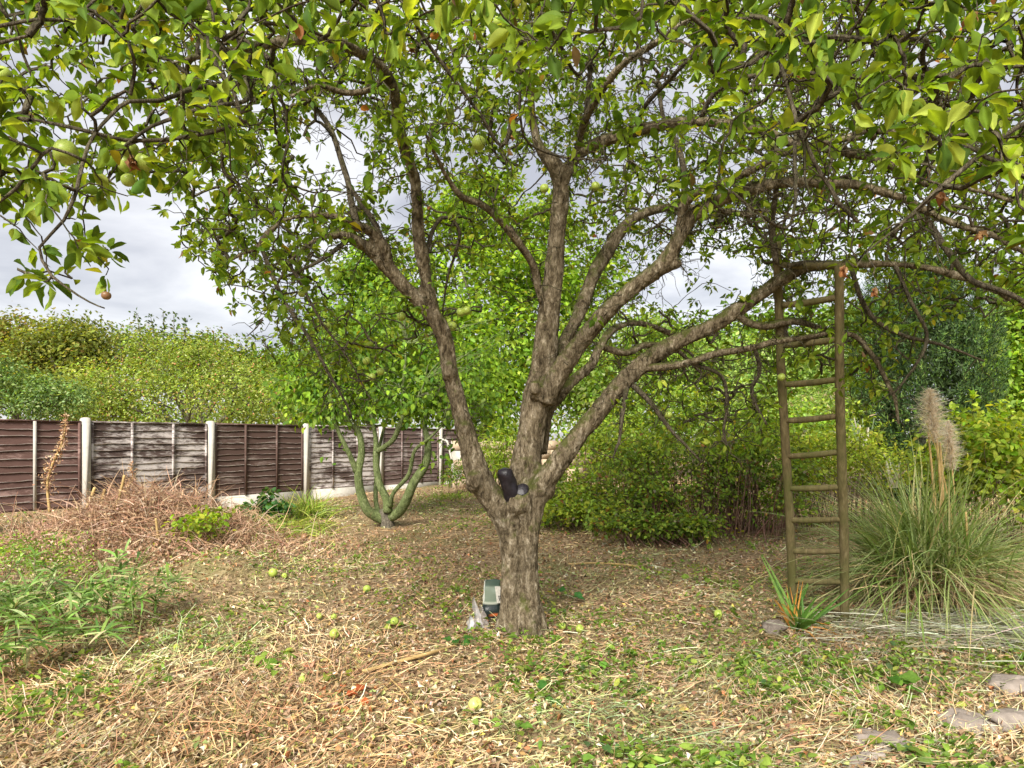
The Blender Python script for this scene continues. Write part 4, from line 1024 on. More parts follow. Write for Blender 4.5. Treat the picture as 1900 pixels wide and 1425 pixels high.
PAL_APPLE = [(.125, .205, .02, 4), (.17, .26, .027, 4), (.22, .315, .038, 3), (.085, .155, .02, 3), (.29, .36, .055, 1.5), (.34, .30, .035, .22), (.30, .13, .05, .08), (.22, .15, .08, .06)]
bare = rng.uniform(size=NCL) < np.where((np.abs(px_of(CP)[0] - 1200) < 200) & (np.abs(px_of(CP)[1] - 600) < 200), .4, .06)
nl = rng.integers(5, 11, NCL); nl[bare] = 0; nl[~tsel] = 0
ci = np.repeat(np.arange(NCL), nl); m = len(ci)
T = unit(CP - PC)
frac = rng.uniform(.55, 1.0, m); frac = np.where(rng.uniform(size=m) < .55, 1.0, frac)
tt = frac[:, None]
LP = P0[ci] * (1 - tt) ** 2 + PC[ci] * 2 * tt * (1 - tt) + CP[ci] * tt ** 2
rad = rdir(m); rad = unit(rad - T[ci] * (rad * T[ci]).sum(-1, keepdims=True))
LA = unit(T[ci] * rng.uniform(.1, .8, (m, 1)) + rad + A3(0, 0, .05) - A3(0, 0, .25) * rng.uniform(0, 1.4, (m, 1)))
LP = LP + LA * .012
LN = unit(A3(0, 0, 1.0) + T[ci] * .3 + rng.normal(size=(m, 3)) * .45)
LL = rng.uniform(.036, .072, m) ; LW = LL * rng.uniform(.42, .6, m)
LC = pick(PAL_APPLE, m, .16) * rng.uniform(.85, 1.15, (NCL, 1))[ci]
fold = rng.uniform(.08, .55, m); curl = rng.uniform(-.08, .42, m)
lx, ly = px_of(LP)
inview = (lx > 0) & (lx < 1900) & (ly > 0) & (ly < 1425)
big = np.argsort(-(LL / LP[:, 1]) * inview)[:300]
rest = np.ones(m, bool); rest[big] = False
lf = Acc()
near = rest & (LP[:, 1] < 3.0)
far_ = rest & ((LP[:, 1] > 5.6) | ~inview)
rest = rest & ~near & ~far_
leaf_batch(lf, 'low', LP[far_], LA[far_], LN[far_], LL[far_], LW[far_] * 1.1, fold[far_], curl[far_], LC[far_])
leaf_batch(lf, 'soft', LP[near], LA[near], LN[near], LL[near], LW[near], fold[near], curl[near], LC[near], wave=.08)
leaf_batch(lf, 'mid', LP[rest], LA[rest], LN[rest], LL[rest], LW[rest], fold[rest], curl[rest], LC[rest])
stuff(lf.obj('crown', MAT['leaf'], apple))
# the largest leaves one by one
var = []
for k in range(14):
    a = Acc()
    leaf_batch(a, 'fine', np.zeros((1, 3)), A3(0, 1, 0)[None], A3(0, 0, 1)[None], np.ones(1), np.array([rng.uniform(.42, .6)]), np.array([rng.uniform(.15, .6)]), np.array([rng.uniform(-.05, .45)]), pick(PAL_APPLE[:5] if k < 12 else PAL_APPLE, 1, .12), wave=.17, rib=1.5)
    tube_batch(a, A3(0, -.22, .03)[None], A3(0, -.1, .01)[None], A3(0, .25, -.004)[None], np.array([.014]), np.array([.009]), A3(.2, .26, .07)[None], 3, 4)
    var.append(a.mesh('leaf', MAT['leaf']))
for q, i in enumerate(big):
    o = link('leaf', var[q % 14], apple)
    y_ = Vector(LA[i]).normalized(); x_ = y_.cross(Vector(LN[i])).normalized(); z_ = x_.cross(y_)
    Mx = Matrix((x_, y_, z_)).transposed().to_4x4() @ Matrix.Scale(LL[i], 4)
    Mx.translation = Vector(LP[i]) - Vector(apple.location)
    o.matrix_local = Mx

def apple_mesh(mat, seed):
    r_ = np.random.default_rng(seed); a = Acc()
    prof = [(0, .80), (.10, .86), (.28, .97), (.55, 1.0), (.85, .80), (1.02, .40), (1.05, .02), (.97, -.38), (.75, -.72), (.48, -.90), (.25, -.94), (.10, -.88), (0, -.84)]
    ns = 16; V = []
    for (r, z) in prof:
        for k in range(ns):
            th = k * 2 * math.pi / ns
            rr = r * (1 + .03 * math.sin(5 * th + seed) + .03 * math.sin(2 * th + seed * 2))
            V.append((rr * math.cos(th), rr * math.sin(th), z * .9))
    q = [(i * ns + k, i * ns + (k + 1) % ns, (i + 1) * ns + (k + 1) % ns, (i + 1) * ns + k) for i in range(len(prof) - 1) for k in range(ns)]
    a.add(np.array(V), None, [f[::-1] for f in q])
    tube_batch(a, A3(0, 0, .70)[None], A3(.02, 0, .95)[None], A3(.12, .05, 1.25)[None], np.array([.05]), np.array([.035]), A3(.1, .07, .04)[None], 3, 5)
    return a.mesh('apple', mat)
AM = [apple_mesh(MAT['apple'], 3), apple_mesh(MAT['apple'], 8), apple_mesh(MAT['apple_blush'], 5), apple_mesh(MAT['apple_red'], 6)]
for k, (x, y, Y, r) in enumerate([(122, 284, 2.05, 21), (239, 278, 2.15, 15), (268, 302, 2.15, 16), (236, 305, 2.2, 16), (238, 335, 2.2, 12), (285, 2, 1.9, 24), (356, 24, 2.3, 17), (384, 36, 2.5, 13), (293, 85, 2.4, 14), (5, 140, 2.2, 15), (618, 66, 3.0, 17), (738, 86, 3.6, 10), (888, 266, 3.9, 13), (1003, 147, 4.2, 9), (991, 64, 3.9, 11), (1010, 350, 4.6, 8), (1105, 346, 4.6, 8), (855, 580, 4.9, 8), (866, 577, 4.9, 8), (838, 606, 4.9, 9), (745, 588, 4.9, 8), (690, 700, 4.8, 7), (706, 690, 4.8, 7), (680, 670, 4.8, 7), (1425, 268, 4.2, 11), (1592, 238, 3.8, 10), (1660, 190, 3.6, 12), (1632, 718, 4.9, 9), (1450, 700, 4.9, 7), (1550, 760, 4.9, 7), (605, 605, 4.3, 8), (560, 545, 4.3, 7), (1240, 770, 4.9, 7), (925, 42, 3.6, 10)]):
    o = link('apple', AM[k % 2], apple)
    o.location = Vector(at(x, y, Y)) - Vector(apple.location)
    o.scale = [r * Y / FPX] * 3
    o.rotation_euler = (rng.uniform(-.5, .5), rng.uniform(-.5, .5), rng.uniform(0, 6))
o = link('apple', AM[3], apple); o.location = Vector(at(197, 549, 2.1)) - Vector(apple.location); o.scale = [8 * 2.1 / FPX] * 3
# withered brown leaves hanging on the crown
dead = []
for k in range(3):
    a = Acc(); n = 5
    leaf_batch(a, 'fine', rng.normal(size=(n, 3)) * .12, unit(rng.normal(size=(n, 3)) * .4 + A3(0, 0, -1)), rdir(n), rng.uniform(.7, 1.1, n), rng.uniform(.4, .6, n), rng.uniform(.3, .9, n), rng.uniform(.2, .6, n), pick([(.30, .13, .05, 1), (.36, .2, .1, 1), (.24, .12, .06, 1)], n), wave=.3)
    dead.append(a.mesh('withered_leaf', MAT['litter']))
for k, (x, y, Y) in enumerate([(1775, 285, 2.1), (1770, 50, 2.3), (1795, 25, 2.3), (1568, 495, 2.4), (1490, 132, 2.6), (1748, 355, 2.1), (244, 292, 2.13), (762, 82, 3.4), (1815, 430, 3.0), (1625, 535, 3.0), (950, 250, 4.05)]):
    o = link('withered_leaf', dead[k % 3], apple)
    o.location = Vector(at(x, y, Y)) - Vector(apple.location); o.scale = [.042] * 3; o.rotation_euler = (0, 0, k)

# ------------------------------------------------------------------ ladder
def ladder():
    lb, lt = at(1471, 1118, TY + .62), at(1440, 445, TY - .06)
    rb, rt = at(1567, 1147, TY + .40), at(1556, 488, TY - .33)
    for p in (lb, rb): pass
    root = thing('wooden_ladder', 'tall mossy round runged wooden ladder leaning into the apple tree', 'ladder', tuple(rb))
    def rail(b, t):
        a = Acc()
        n = 40; rows = np.array([np.r_[b * (1 - s) + t * s + A3(.006 * math.sin(s * 7), 0, 0), .034 * (1 - .12 * s)] for s in np.linspace(0, 1, n)])
        rows[0, 2] -= .05
        tube(a, rows, 12, lump=.03); a.obj('rail', MAT['ladder'], root)
    rail(lb, lt); rail(rb, rt)
    def onrail(b, t, y):
        s = np.linspace(-.02, 1.02, 2000); P = b[None] * (1 - s[:, None]) + t[None] * s[:, None]
        return P[np.argmin(np.abs(px_of(P)[1] - y))]
    for yl, yr in [(492, 492), (567, 551), (641, 629), (714, 703), (781, 771), (847, 838), (906, 903), (965, 963), (1022, 1022), (1077, 1079)]:
        p, q = onrail(lb, lt, yl), onrail(rb, rt, yr)
        a = Acc(); rows = np.array([np.r_[p * (1 - s) + q * s - A3(0, 0, .006 * math.sin(math.pi * s)), .021 + .003 * math.sin(math.pi * s)] for s in np.linspace(0, 1, 9)])
        tube(a, rows, 10, lump=.03, seed=yl); a.obj('rung', MAT['ladder'], root)
    q = onrail(rb, rt, 1131); p = onrail(lb, lt, 1118)
    a = Acc(); tube(a, np.array([np.r_[q, .02], np.r_[q * .7 + p * .3, .02], np.r_[q * .5 + p * .5, .018]]), 10); a.obj('rung', MAT['ladder'], root)
ladder()

# ------------------------------------------------------------------ pampas grass
def pampas():
    b = gpix(1725, 1120)
    root = thing('pampas_grass', 'large fountain of grey green pampas grass with two cream plumes', 'pampas grass', tuple(b))
    f = Acc(); n = 2900
    th = rng.uniform(0, 2 * np.pi, n); el = np.clip(rng.normal(1.0, .36, n), .2, 1.54)
    P = np.c_[b[0] + rng.normal(size=n) * .16, b[1] + rng.normal(size=n) * .16, np.full(n, b[2] + .02) + rng.uniform(0, .15, n)]
    D_ = np.c_[np.cos(th) * np.cos(el), np.sin(th) * np.cos(el), np.sin(el)]
    L_ = rng.uniform(.6, 1.75, n) * np.where(np.cos(th) < 0, 1.08, .95)
    hor = np.c_[np.cos(th), np.sin(th), np.zeros(n)]
    bend = hor * rng.uniform(.0, .25, (n, 1)) - A3(0, 0, 1) * rng.uniform(.35, .95, (n, 1)) * (1.25 - .45 * el[:, None])
    C = pick([(.24, .32, .095, 4), (.31, .39, .14, 3), (.18, .26, .06, 3), (.42, .48, .22, 1.8), (.54, .47, .25, 1.4)], n)
    S_ = np.c_[-np.sin(th), np.cos(th), np.zeros(n)] + rng.normal(size=(n, 3)) * .3
    blade_batch(f, P, D_, S_, L_, rng.uniform(.010, .019, n), bend, C, 7)
    # keep drooping tips above the ground
    for v in f.V: v[:, 2] = np.maximum(v[:, 2], ground(v[:, 0], v[:, 1]) + .01)
    stuff(f.obj('blades', MAT['blade'], root))
    g = Acc(); n = 2300
    th = rng.normal(-1.3, 1.3, n); el = rng.uniform(-.1, .7, n)
    P = np.c_[b[0] + rng.normal(size=n) * .2, b[1] + rng.normal(size=n) * .2, b[2] + rng.uniform(.02, .3, n)]
    D_ = np.c_[np.cos(th) * np.cos(el), np.sin(th) * np.cos(el), np.sin(el)]
    blade_batch(g, P, D_, rdir(n), rng.uniform(.35, .95, n), rng.uniform(.006, .013, n), -A3(0, 0, 1) * rng.uniform(.3, .9, (n, 1)), pick([(.52, .40, .23, 3), (.36, .24, .13, 2), (.62, .52, .35, 1.5)], n), 5)
    for v in g.V: v[:, 2] = np.maximum(v[:, 2], ground(v[:, 0], v[:, 1]) + .01)
    stuff(g.obj('dead_skirt', MAT['litter'], root))
    Y = b[1]
    def plume(pts, y0, y1, w, lab):
        st = Acc(); rows = spline(prow(*[(x, y, Y + dy, r) for (x, y, dy, r) in pts]), .05); tube(st, rows, 7); s_ = st.obj('flower_stem', MAT['straw'], root)
        # plume core along the stem's end
        x1 = pts[-1][0]; dy = pts[-1][2]
        a = Acc(); n = 1500; t = rng.uniform(0, 1, n)
        top, bot = at(x1 - 8, y0, Y + dy), at(x1, y1, Y + dy)
        ctr = bot[None] * (1 - t[:, None]) + top[None] * t[:, None]
        d = rdir(n); d[:, 2] = np.abs(d[:, 2]) * .6 + 1.0
        wid = w * Y / FPX * np.sin(np.pi * np.clip(.10 + .86 * t, 0, 1)) ** .75
        blade_batch(a, ctr, d, rdir(n), wid * rng.uniform(.9, 1.7, n) + .012, .0065, rng.normal(size=(n, 3)) * .35 + d * A3(.5, .5, 0) - A3(0, 0, .75), pick([(.90, .82, .68, 3), (.93, .88, .78, 2), (.82, .70, .52, 2)], n, .04), 3)
        stuff(a.obj('plume', MAT['plume'], root))
    MAT['straw'] = simple('straw_stem', (.42, .29, .12), .7, .2, 12, .25)
    plume([(1748, 1010, .05, 2.8), (1745, 900, 0, 2.6), (1738, 815, -.02, 2.2), (1733, 760, -.02, 1.5)], 722, 822, 17, 'a')
    plume([(1772, 1010, .1, 2.4), (1770, 920, .1, 2.2), (1766, 860, .1, 1.6), (1766, 830, .1, 1.2)], 782, 872, 13, 'b')
    for pts in ([(1733, 1020, .1, 3.2), (1735, 950, 0, 2.8), (1730, 880, 0, 2.2), (1722, 800, 0, 1.4)], [(1752, 1030, .1, 3.2), (1750, 960, .05, 3), (1748, 880, .05, 2.2), (1744, 820, .05, 1.6)], [(1715, 1040, .1, 2.8), (1712, 1000, 0, 2.6), (1708, 960, 0, 2)], [(1790, 1110, -.3, 2.2), (1794, 1000, -.3, 2.2), (1792, 950, -.3, 1.6)]):
        st = Acc(); tube(st, spline(prow(*[(x, y, Y + dy, r) for (x, y, dy, r) in pts]), .05), 7); st.obj('flower_stem', MAT['straw'], root)
pampas()

# ------------------------------------------------------------------ strap leaved plants
def strap_plant(name, label, cat, b, leaves, w, mat='blade', nseg=8):
    """leaves: (px, py, depth offset of tip, colour, width)"""
    root = thing(name, label, cat, tuple(b))
    leaves = leaves + [(x + rng.uniform(-14, 14), y + rng.uniform(-4, 16), dy + rng.uniform(-.15, .15), tuple(np.array(c) * rng.uniform(.7, 1.2)), w_ * .8, g + rng.uniform(0, .15)) for (x, y, dy, c, w_, g) in leaves]
    for (tipx, tipy, dy, c, ww, sag) in leaves:
        a = Acc()
        tip = at(tipx, tipy, b[1] + dy)
        p0 = np.array(b) + A3(rng.uniform(-.05, .05), rng.uniform(-.05, .05), 0)
        Ln = np.linalg.norm(tip - p0)
        bend = A3(0, 0, -sag)
        Dv = (tip - p0) / Ln - bend
        Lv = np.linalg.norm(Dv)
        side = np.cross(Dv, A3(0, -1, .3))
        V = Acc()
        blade_batch(V, p0[None], Dv[None], side[None] + rng.normal(size=(1, 3)) * .25, np.array([Ln * Lv]), np.array([ww]), bend[None] / Lv, np.array([c]), nseg)
        v = V.V[0].reshape(-1, 2, 3)
        midl = v.mean(1) + np.array([A3(0, .006, -.004)] * len(v))
        W3 = np.stack([v[:, 0], midl, v[:, 1]], 1).reshape(-1, 3)
        q = [(3 * i + k, 3 * i + k + 1, 3 * i + k + 4, 3 * i + k + 3) for i in range(nseg) for k in (0, 1)]
        a.add(W3, None, q, np.array(c))
        a.obj('leaf', MAT[mat], root)
    return root
gA, gB, gO, gS = (.10, .22, .035), (.17, .30, .06), (.62, .30, .07), (.52, .39, .2)
strap_plant('torch_lily_plant', 'clump of green and orange strap leaves at the ladder foot', 'plant', gpix(1478, 1168),
            [(1412, 1030, .1, gB, .03, .05), (1434, 1058, .2, gA, .03, .05), (1448, 1090, .1, gB, .03, .1), (1500, 1085, .2, gA, .032, .05), (1490, 1078, .05, gO, .018, .05), (1575, 1092, -.1, gA, .035, .02), (1540, 1105, .3, gB, .03, .1), (1515, 1108, -.2, gA, .04, .1), (1478, 1100, .2, gA, .035, .1), (1460, 1085, .3, gO, .015, .1), (1436, 1110, -.1, gO, .016, .3), (1450, 1120, -.1, gO, .018, .4), (1470, 1190, -.3, gO, .02, .5), (1516, 1190, -.35, gO, .02, .5), (1548, 1165, -.2, gO, .018, .5), (1530, 1160, -.3, gA, .03, .5), (1498, 1150, -.4, gA, .04, .2), (1465, 1130, -.2, gB, .03, .2), (1440, 1100, .3, gS, .014, .3), (1420, 1150, -.3, gS, .014, .6), (1508, 1060, .4, gB, .02, .1), (1484, 1120, -.3, gB, .03, .15)], .03)
cP, cG, cT = (.52, .50, .40), (.2, .27, .15), (.45, .38, .26)
strap_plant('variegated_flax', 'pale cream striped flax with bent sword leaves before the yew', 'plant', at(1606, 868, 9.9),
            [(1575, 770, 0, cG, .05, .1), (1560, 790, 0, cT, .05, .3), (1590, 765, .1, cP, .05, .2), (1612, 790, 0, cP, .06, .5), (1635, 860, -.1, cP, .05, .8), (1560, 830, -.1, cP, .05, .6), (1600, 775, .2, cG, .05, .1), (1622, 775, .2, cG, .04, .1), (1545, 800, .1, cP, .04, .5)], .05)
strap_plant('variegated_flax', 'small cream and white flax leaves standing out of the yellow shrub', 'plant', at(1655, 905, 9.2),
            [(1640, 842, 0, cP, .05, .2), (1672, 848, 0, cP, .045, .3), (1650, 850, .1, (.6, .58, .52), .04, .1), (1628, 860, 0, cG, .04, .3), (1685, 870, 0, cT, .04, .4)], .05)

# ------------------------------------------------------------------ bamboo clump at left, grass tuft, dead heap
def bamboo():
    b = A3(-3.45, 4.65, 0); b[2] = float(ground(b[0], b[1]))
    root = thing('long_leaved_bamboo', 'sprawling clump of long blue green bamboo leaves in front of the dead heap', 'bamboo', tuple(b))
    f = Acc(); st = Acc()
    nst = 130
    P0_ = np.c_[rng.uniform(-4.8, -2.6, nst), rng.uniform(3.75, 5.5, nst), np.zeros(nst)]; P0_[:, 0] -= np.maximum(0, 4.4 - P0_[:, 1]) * .5 * 0
    P0_[:, 2] = ground(P0_[:, 0], P0_[:, 1])
    lean = unit(np.c_[rng.normal(.35, .6, nst), rng.normal(-.3, .5, nst), rng.uniform(.5, 1.3, nst)])
    H = rng.uniform(.22, .55, nst)
    P1_ = P0_ + lean * H[:, None]
    PC_ = (P0_ + P1_) / 2 + A3(0, 0, .08)
    tube_batch(st, P0_, PC_, P1_, np.full(nst, .004), np.full(nst, .002), pick([(.2, .22, .08, 1)], nst), 4, 5)
    si = np.repeat(np.arange(nst), 22); m = len(si)
    t = rng.uniform(.3, 1, (m, 1))
    P = P0_[si] * (1 - t) ** 2 + PC_[si] * 2 * t * (1 - t) + P1_[si] * t * t
    D_ = unit(lean[si] * .5 + rng.normal(size=(m, 3)) * A3(1, 1, .35))
    blade_batch(f, P, D_, np.cross(D_, A3(0, 0, 1)) + rng.normal(size=(m, 3)) * .3, rng.uniform(.09, .22, m), rng.uniform(.012, .022, m), rng.normal(size=(m, 3)) * .1 - A3(0, 0, .25), pick([(.16, .29, .055, 3), (.22, .36, .07, 3), (.30, .42, .13, 2), (.10, .19, .04, 1), (.40, .47, .2, 1), (.5, .44, .22, .8)], m), 4, 'lance')
    for v in f.V: v[:, 2] = np.maximum(v[:, 2], ground(v[:, 0], v[:, 1]) + .015)
    stuff(st.obj('stems', MAT['blade'], root)); stuff(f.obj('foliage', MAT['blade'], root))
bamboo()
def tuft(name, label, b, n, Lr, w, pal, spread=.12, elm=1.0, bendr=(.3, .9), cat='grass tuft'):
    root = thing(name, label, cat, tuple(b))
    f = Acc()
    th = rng.uniform(0, 2 * np.pi, n); el = np.clip(rng.normal(elm, .3, n), .1, 1.55)
    P = np.c_[b[0] + rng.normal(size=n) * spread, b[1] + rng.normal(size=n) * spread, np.zeros(n)]; P[:, 2] = ground(P[:, 0], P[:, 1])
    D_ = np.c_[np.cos(th) * np.cos(el), np.sin(th) * np.cos(el), np.sin(el)]
    blade_batch(f, P, D_, rdir(n), rng.uniform(*Lr, n), w, -A3(0, 0, 1) * rng.uniform(*bendr, (n, 1)) + rng.normal(size=(n, 3)) * .1, pick(pal, n), 5)
    for v in f.V: v[:, 2] = np.maximum(v[:, 2], ground(v[:, 0], v[:, 1]) + .01)
    stuff(f.obj('blades', MAT['blade'], root))
tuft('long_grass_tuft', 'yellow green long grass tuft leaning on the concrete fence post', gpix(566, 962), 620, (.4, .95), .014, PAL_YELL + PAL_LIME[:1] + [(.4, .36, .16, 1.5)], .14)
tuft('long_grass_tuft', 'flattened yellow green grass in front of the gravel board', gpix(535, 985), 520, (.3, .7), .014, PAL_YELL + [(.46, .44, .2, 2)], .28, .55)
tuft('long_grass_tuft', 'short green grass tuft behind the green barked tree', gpix(830, 925), 260, (.15, .35), .012, PAL_YELL + PAL_LIME, .3, .9)

PAL_STRAW = [(.56, .40, .225, 4), (.66, .51, .31, 3), (.48, .31, .165, 3), (.72, .62, .43, 1.8), (.34, .20, .105, 1.2), (.56, .51, .25, 1.4)]
PAL_HEAP = [(.40, .26, .16, 4), (.50, .35, .23, 3), (.31, .18, .11, 3), (.60, .46, .33, 1.2), (.22, .12, .075, 1.5)]
def dead_heap():
    b = A3(-4.4, 8.3, 0); b[2] = float(ground(b[0], b[1]))
    root = thing('dead_bramble_heap', 'heap of dead brown bramble stems and straw piled before the fence', 'brush heap', tuple(b))
    f = Acc(); n = 7500
    P = np.c_[rng.normal(-4.35, .95, n), rng.normal(8.2, .55, n), np.zeros(n)]
    P[:, 2] = ground(P[:, 0], P[:, 1]) + rng.uniform(0, .34, n) * np.exp(-((P[:, 0] + 4.4) / 1.2) ** 2)
    D_ = unit(rng.normal(size=(n, 3)) * A3(1, 1, .55) + A3(0, 0, .35))
    blade_batch(f, P, D_, rdir(n), rng.uniform(.08, .42, n), rng.uniform(.004, .010, n), rng.normal(size=(n, 3)) * .3 - A3(0, 0, .3), pick(PAL_HEAP, n), 3)
    n = 11000
    P = np.c_[rng.normal(-4.3, 1.0, n), rng.normal(8.1, .6, n), np.zeros(n)]
    P[:, 2] = ground(P[:, 0], P[:, 1]) + rng.uniform(0, .25, n) * np.exp(-((P[:, 0] + 4.4) / 1.2) ** 2)
    leaf_batch(f, 'low', P, rdir(n), rdir(n), rng.uniform(.025, .055, n), rng.uniform(.018, .035, n), .4, .3, pick([(.36, .23, .14, 3), (.46, .33, .22, 2), (.27, .15, .09, 2), (.55, .44, .32, 1)], n))
    stuff(f.obj('dry_stems', MAT['litter'], root))
    s = Acc(); k = 320
    P0_ = np.c_[rng.normal(-4.6, .8, k), rng.normal(8.2, .35, k), np.zeros(k)]; P0_[:, 2] = ground(P0_[:, 0], P0_[:, 1])
    d = unit(rng.normal(size=(k, 3)) * A3(.8, .5, .3) + A3(0, 0, .8)); P1_ = P0_ + d * rng.uniform(.25, .75, (k, 1)); P1_[:, 2] -= .1
    tube_batch(s, P0_, (P0_ + P1_) / 2 + A3(0, 0, .18) + rng.normal(size=(k, 3)) * .06, P1_, np.full(k, .005), np.full(k, .002), pick(PAL_HEAP, k), 5, 5)
    stuff(s.obj('arching_stems', MAT['litter'], root))
dead_heap()
def plumed_weed(label, pts, n=420, sp=.05):
    root = thing('dead_weed_stalk', label, 'weed stalk', tuple(at(*pts[0][:3])))
    a = Acc(); rows = spline(prow(*pts), .04); tube(a, rows, 6); a.obj('stalk', MAT['straw'], root)
    f = Acc(); i = rng.integers(len(rows) // 4, len(rows), n)
    P = rows[i, :3] + rng.normal(size=(n, 3)) * sp * (1.2 - (i / len(rows)))[:, None]
    leaf_batch(f, 'low', P, rdir(n), rdir(n), rng.uniform(.02, .05, n), rng.uniform(.012, .025, n), .4, .3, pick([(.42, .26, .15, 3), (.52, .38, .25, 2), (.34, .19, .1, 2)], n))
    m = 60; i = rng.integers(len(rows) // 4, len(rows), m)
    blade_batch(f, rows[i, :3], rdir(m) + A3(0, 0, .5), rdir(m), rng.uniform(.06, .2, m), .004, rng.normal(size=(m, 3)) * .2, pick(PAL_STRAW, m), 3)
    stuff(f.obj('dry_foliage', MAT['litter'], root))
plumed_weed('tall crooked dead brown weed rising above the fence top', [(92, 950, 8.6, 2.5), (88, 900, 8.6, 2.2), (96, 865, 8.6, 2), (112, 830, 8.6, 1.8), (120, 800, 8.6, 1.3), (122, 770, 8.6, .8)])
plumed_weed('short dead weed plume against the worn white fence panel', [(225, 950, 8.7, 2.2), (232, 915, 8.7, 1.8), (245, 890, 8.7, 1.2), (243, 862, 8.7, .8)], 220)
for (pts, lab) in [([(162, 942, 8.3, 3.2), (176, 905, 8.3, 2.8)], 'short cut tan cane sticking out of the dead heap'), ([(186, 948, 8.2, 2.8), (194, 908, 8.2, 2.4)], 'slim upright cut cane on the dead heap'), ([(212, 955, 8.1, 3), (222, 920, 8.1, 2.8), (231, 882, 8.1, 2.4)], 'tallest cut tan cane leaning on the dead heap'), ([(293, 992, 7.6, 2.6), (289, 962, 7.6, 2.2)], 'broken cane stub at the edge of the dead heap')]:
    a = Acc(); rows = spline(prow(*pts), .02); rows[0, 2] -= .1; tube(a, rows, 8, lump=.05); tag(a.obj('cut_cane', MAT['straw']), lab, 'cane', 'cut canes in the dead heap')

# ------------------------------------------------------------------ bags by the trunk
def plastic(name, cols, rough=.25, alpha=None):
    M = Mat(name)
    a = M.n('ShaderNodeAttribute', attribute_name='col')
    p = M.bsdf(a.outputs['Color'], rough, .5, M.noise(60, 3), .3, .004)
    if alpha:
        tr = M.n('ShaderNodeBsdfTransparent'); ms = M.n('ShaderNodeMixShader'); ms.inputs[0].default_value = alpha
        M.l(p.outputs[0], ms.inputs[1]); M.l(tr.outputs[0], ms.inputs[2]); return M.done(ms)
    return M.done(p)
MAT['plastic'] = plastic('dark_plastic', None); MAT['film'] = plastic('clear_film', None, .2, .35)
def bags():
    Y = TY + .02; b = gpix(913, 1150); Y = float(b[1]) - .03; b = at(913, 1150, Y)
    s = Y / FPX
    root = thing('compost_bag', 'dark green plastic bag with paper label standing against the trunk', 'bag', tuple(b))
    a = Acc(); nu, nv = 28, 22; V = []; C = []
    for j in range(nv):
        t = j / (nv - 1); h = t * 76 * s
        w = (17 + 1.5 * math.sin(t * 5)) * s * (1 - .05 * t); d = .05 * (1 - .35 * t)
        for k in range(nu):
            th = k * 2 * math.pi / nu
            cx_, sy_ = math.cos(th), math.sin(th)
            V.append((math.copysign(abs(cx_) ** .5, cx_) * w, math.copysign(abs(sy_) ** .6, sy_) * d, h))
            c = (.010, .016, .016) if t < .16 else (.55, .14, .04) if (t < .20 and -.2 < cx_ < .8) else (.016, .024, .023) if t < .46 else (.42, .44, .36) if t < .50 else (.17, .21, .16) if t < .86 else (.06, .09, .07)
            if cx_ < -.75 and t > .5: c = (.55, .56, .5)
            C.append(c)
    V = crumple(np.array(V), .012, 18, 3.0) + b - A3(0, 0, .01)
    q = [(j * nu + k, j * nu + (k + 1) % nu, (j + 1) * nu + (k + 1) % nu, (j + 1) * nu + k) for j in range(nv - 1) for k in range(nu)]
    a.add(V, None, q, np.array(C)); bo = a.obj('bag_body', MAT['plastic'], root)
    # paper label with its rows of dark print
    def P(u, v): return at(918 + u * 14 + v * 4, 1088 + v * 31, Y - .062)
    l = Acc(); pts = []
    for j in range(5):
        for k in range(4):
            p = P(k / 3, j / 4); p[1] += .006 * math.sin(k * 2 + j); pts.append(p)
    l.add(np.array(pts), None, [(j * 4 + k, j * 4 + k + 1, j * 4 + k + 5, j * 4 + k + 4) for j in range(4) for k in range(3)], A3(.5, .48, .43))
    lo = l.obj('paper_label', MAT['litter'], root)
    t = Acc()
    for j, v in enumerate((.55, .66, .76)):
        for k in range(4):
            if (j + k) % 4 == 3: continue
            u0 = .30 + k * .17 + j * .03
            c4 = [P(u0, v), P(u0 + .11, v - .02), P(u0 + .11, v + .05), P(u0, v + .07)]
            t.add(np.array(c4) - A3(0, .010, 0), None, [(0, 3, 2, 1)], A3(.03, .03, .03))
    t.obj('print', MAT['plastic'], root)
    c = at(885, 1160, Y - .1); c[2] = float(ground(c[0], c[1]))
    r2 = thing('clear_plastic_sheet', 'crumpled clear plastic film with a white corner beside the compost bag', 'plastic film', tuple(c))
    for (x0, y0, x1, y1, w, nm, col, dy) in [(889, 1165, 880, 1108, 9, 'fold', (.62, .60, .60), 0), (898, 1162, 893, 1122, 9, 'fold', (.55, .50, .46), .04), (872, 1168, 874, 1142, 8, 'fold', (.72, .74, .76), -.03), (884, 1172, 905, 1160, 12, 'fold', (.5, .46, .44), -.05)]:
        f = Acc(); n = 12; m = 7; V = []
        for j in range(n):
            t_ = j / (n - 1)
            for k in range(m):
                u = k / (m - 1) * 2 - 1
                ww = w * (1 - .75 * t_ ** 1.5)
                p = at(x0 + (x1 - x0) * t_ + u * ww, y0 + (y1 - y0) * t_ + 4 * u * t_, Y - .1 + dy + .03 * math.cos(u * 2.5) - .05 * (1 - t_))
                V.append(p)
        V = crumple(np.array(V), .016, 26, x0 * .1)
        f.add(V, None, [(j * m + k, j * m + k + 1, (j + 1) * m + k + 1, (j + 1) * m + k) for j in range(n - 1) for k in range(m - 1)], np.array(col))
        f.obj(nm, MAT['film'], r2)
bags()

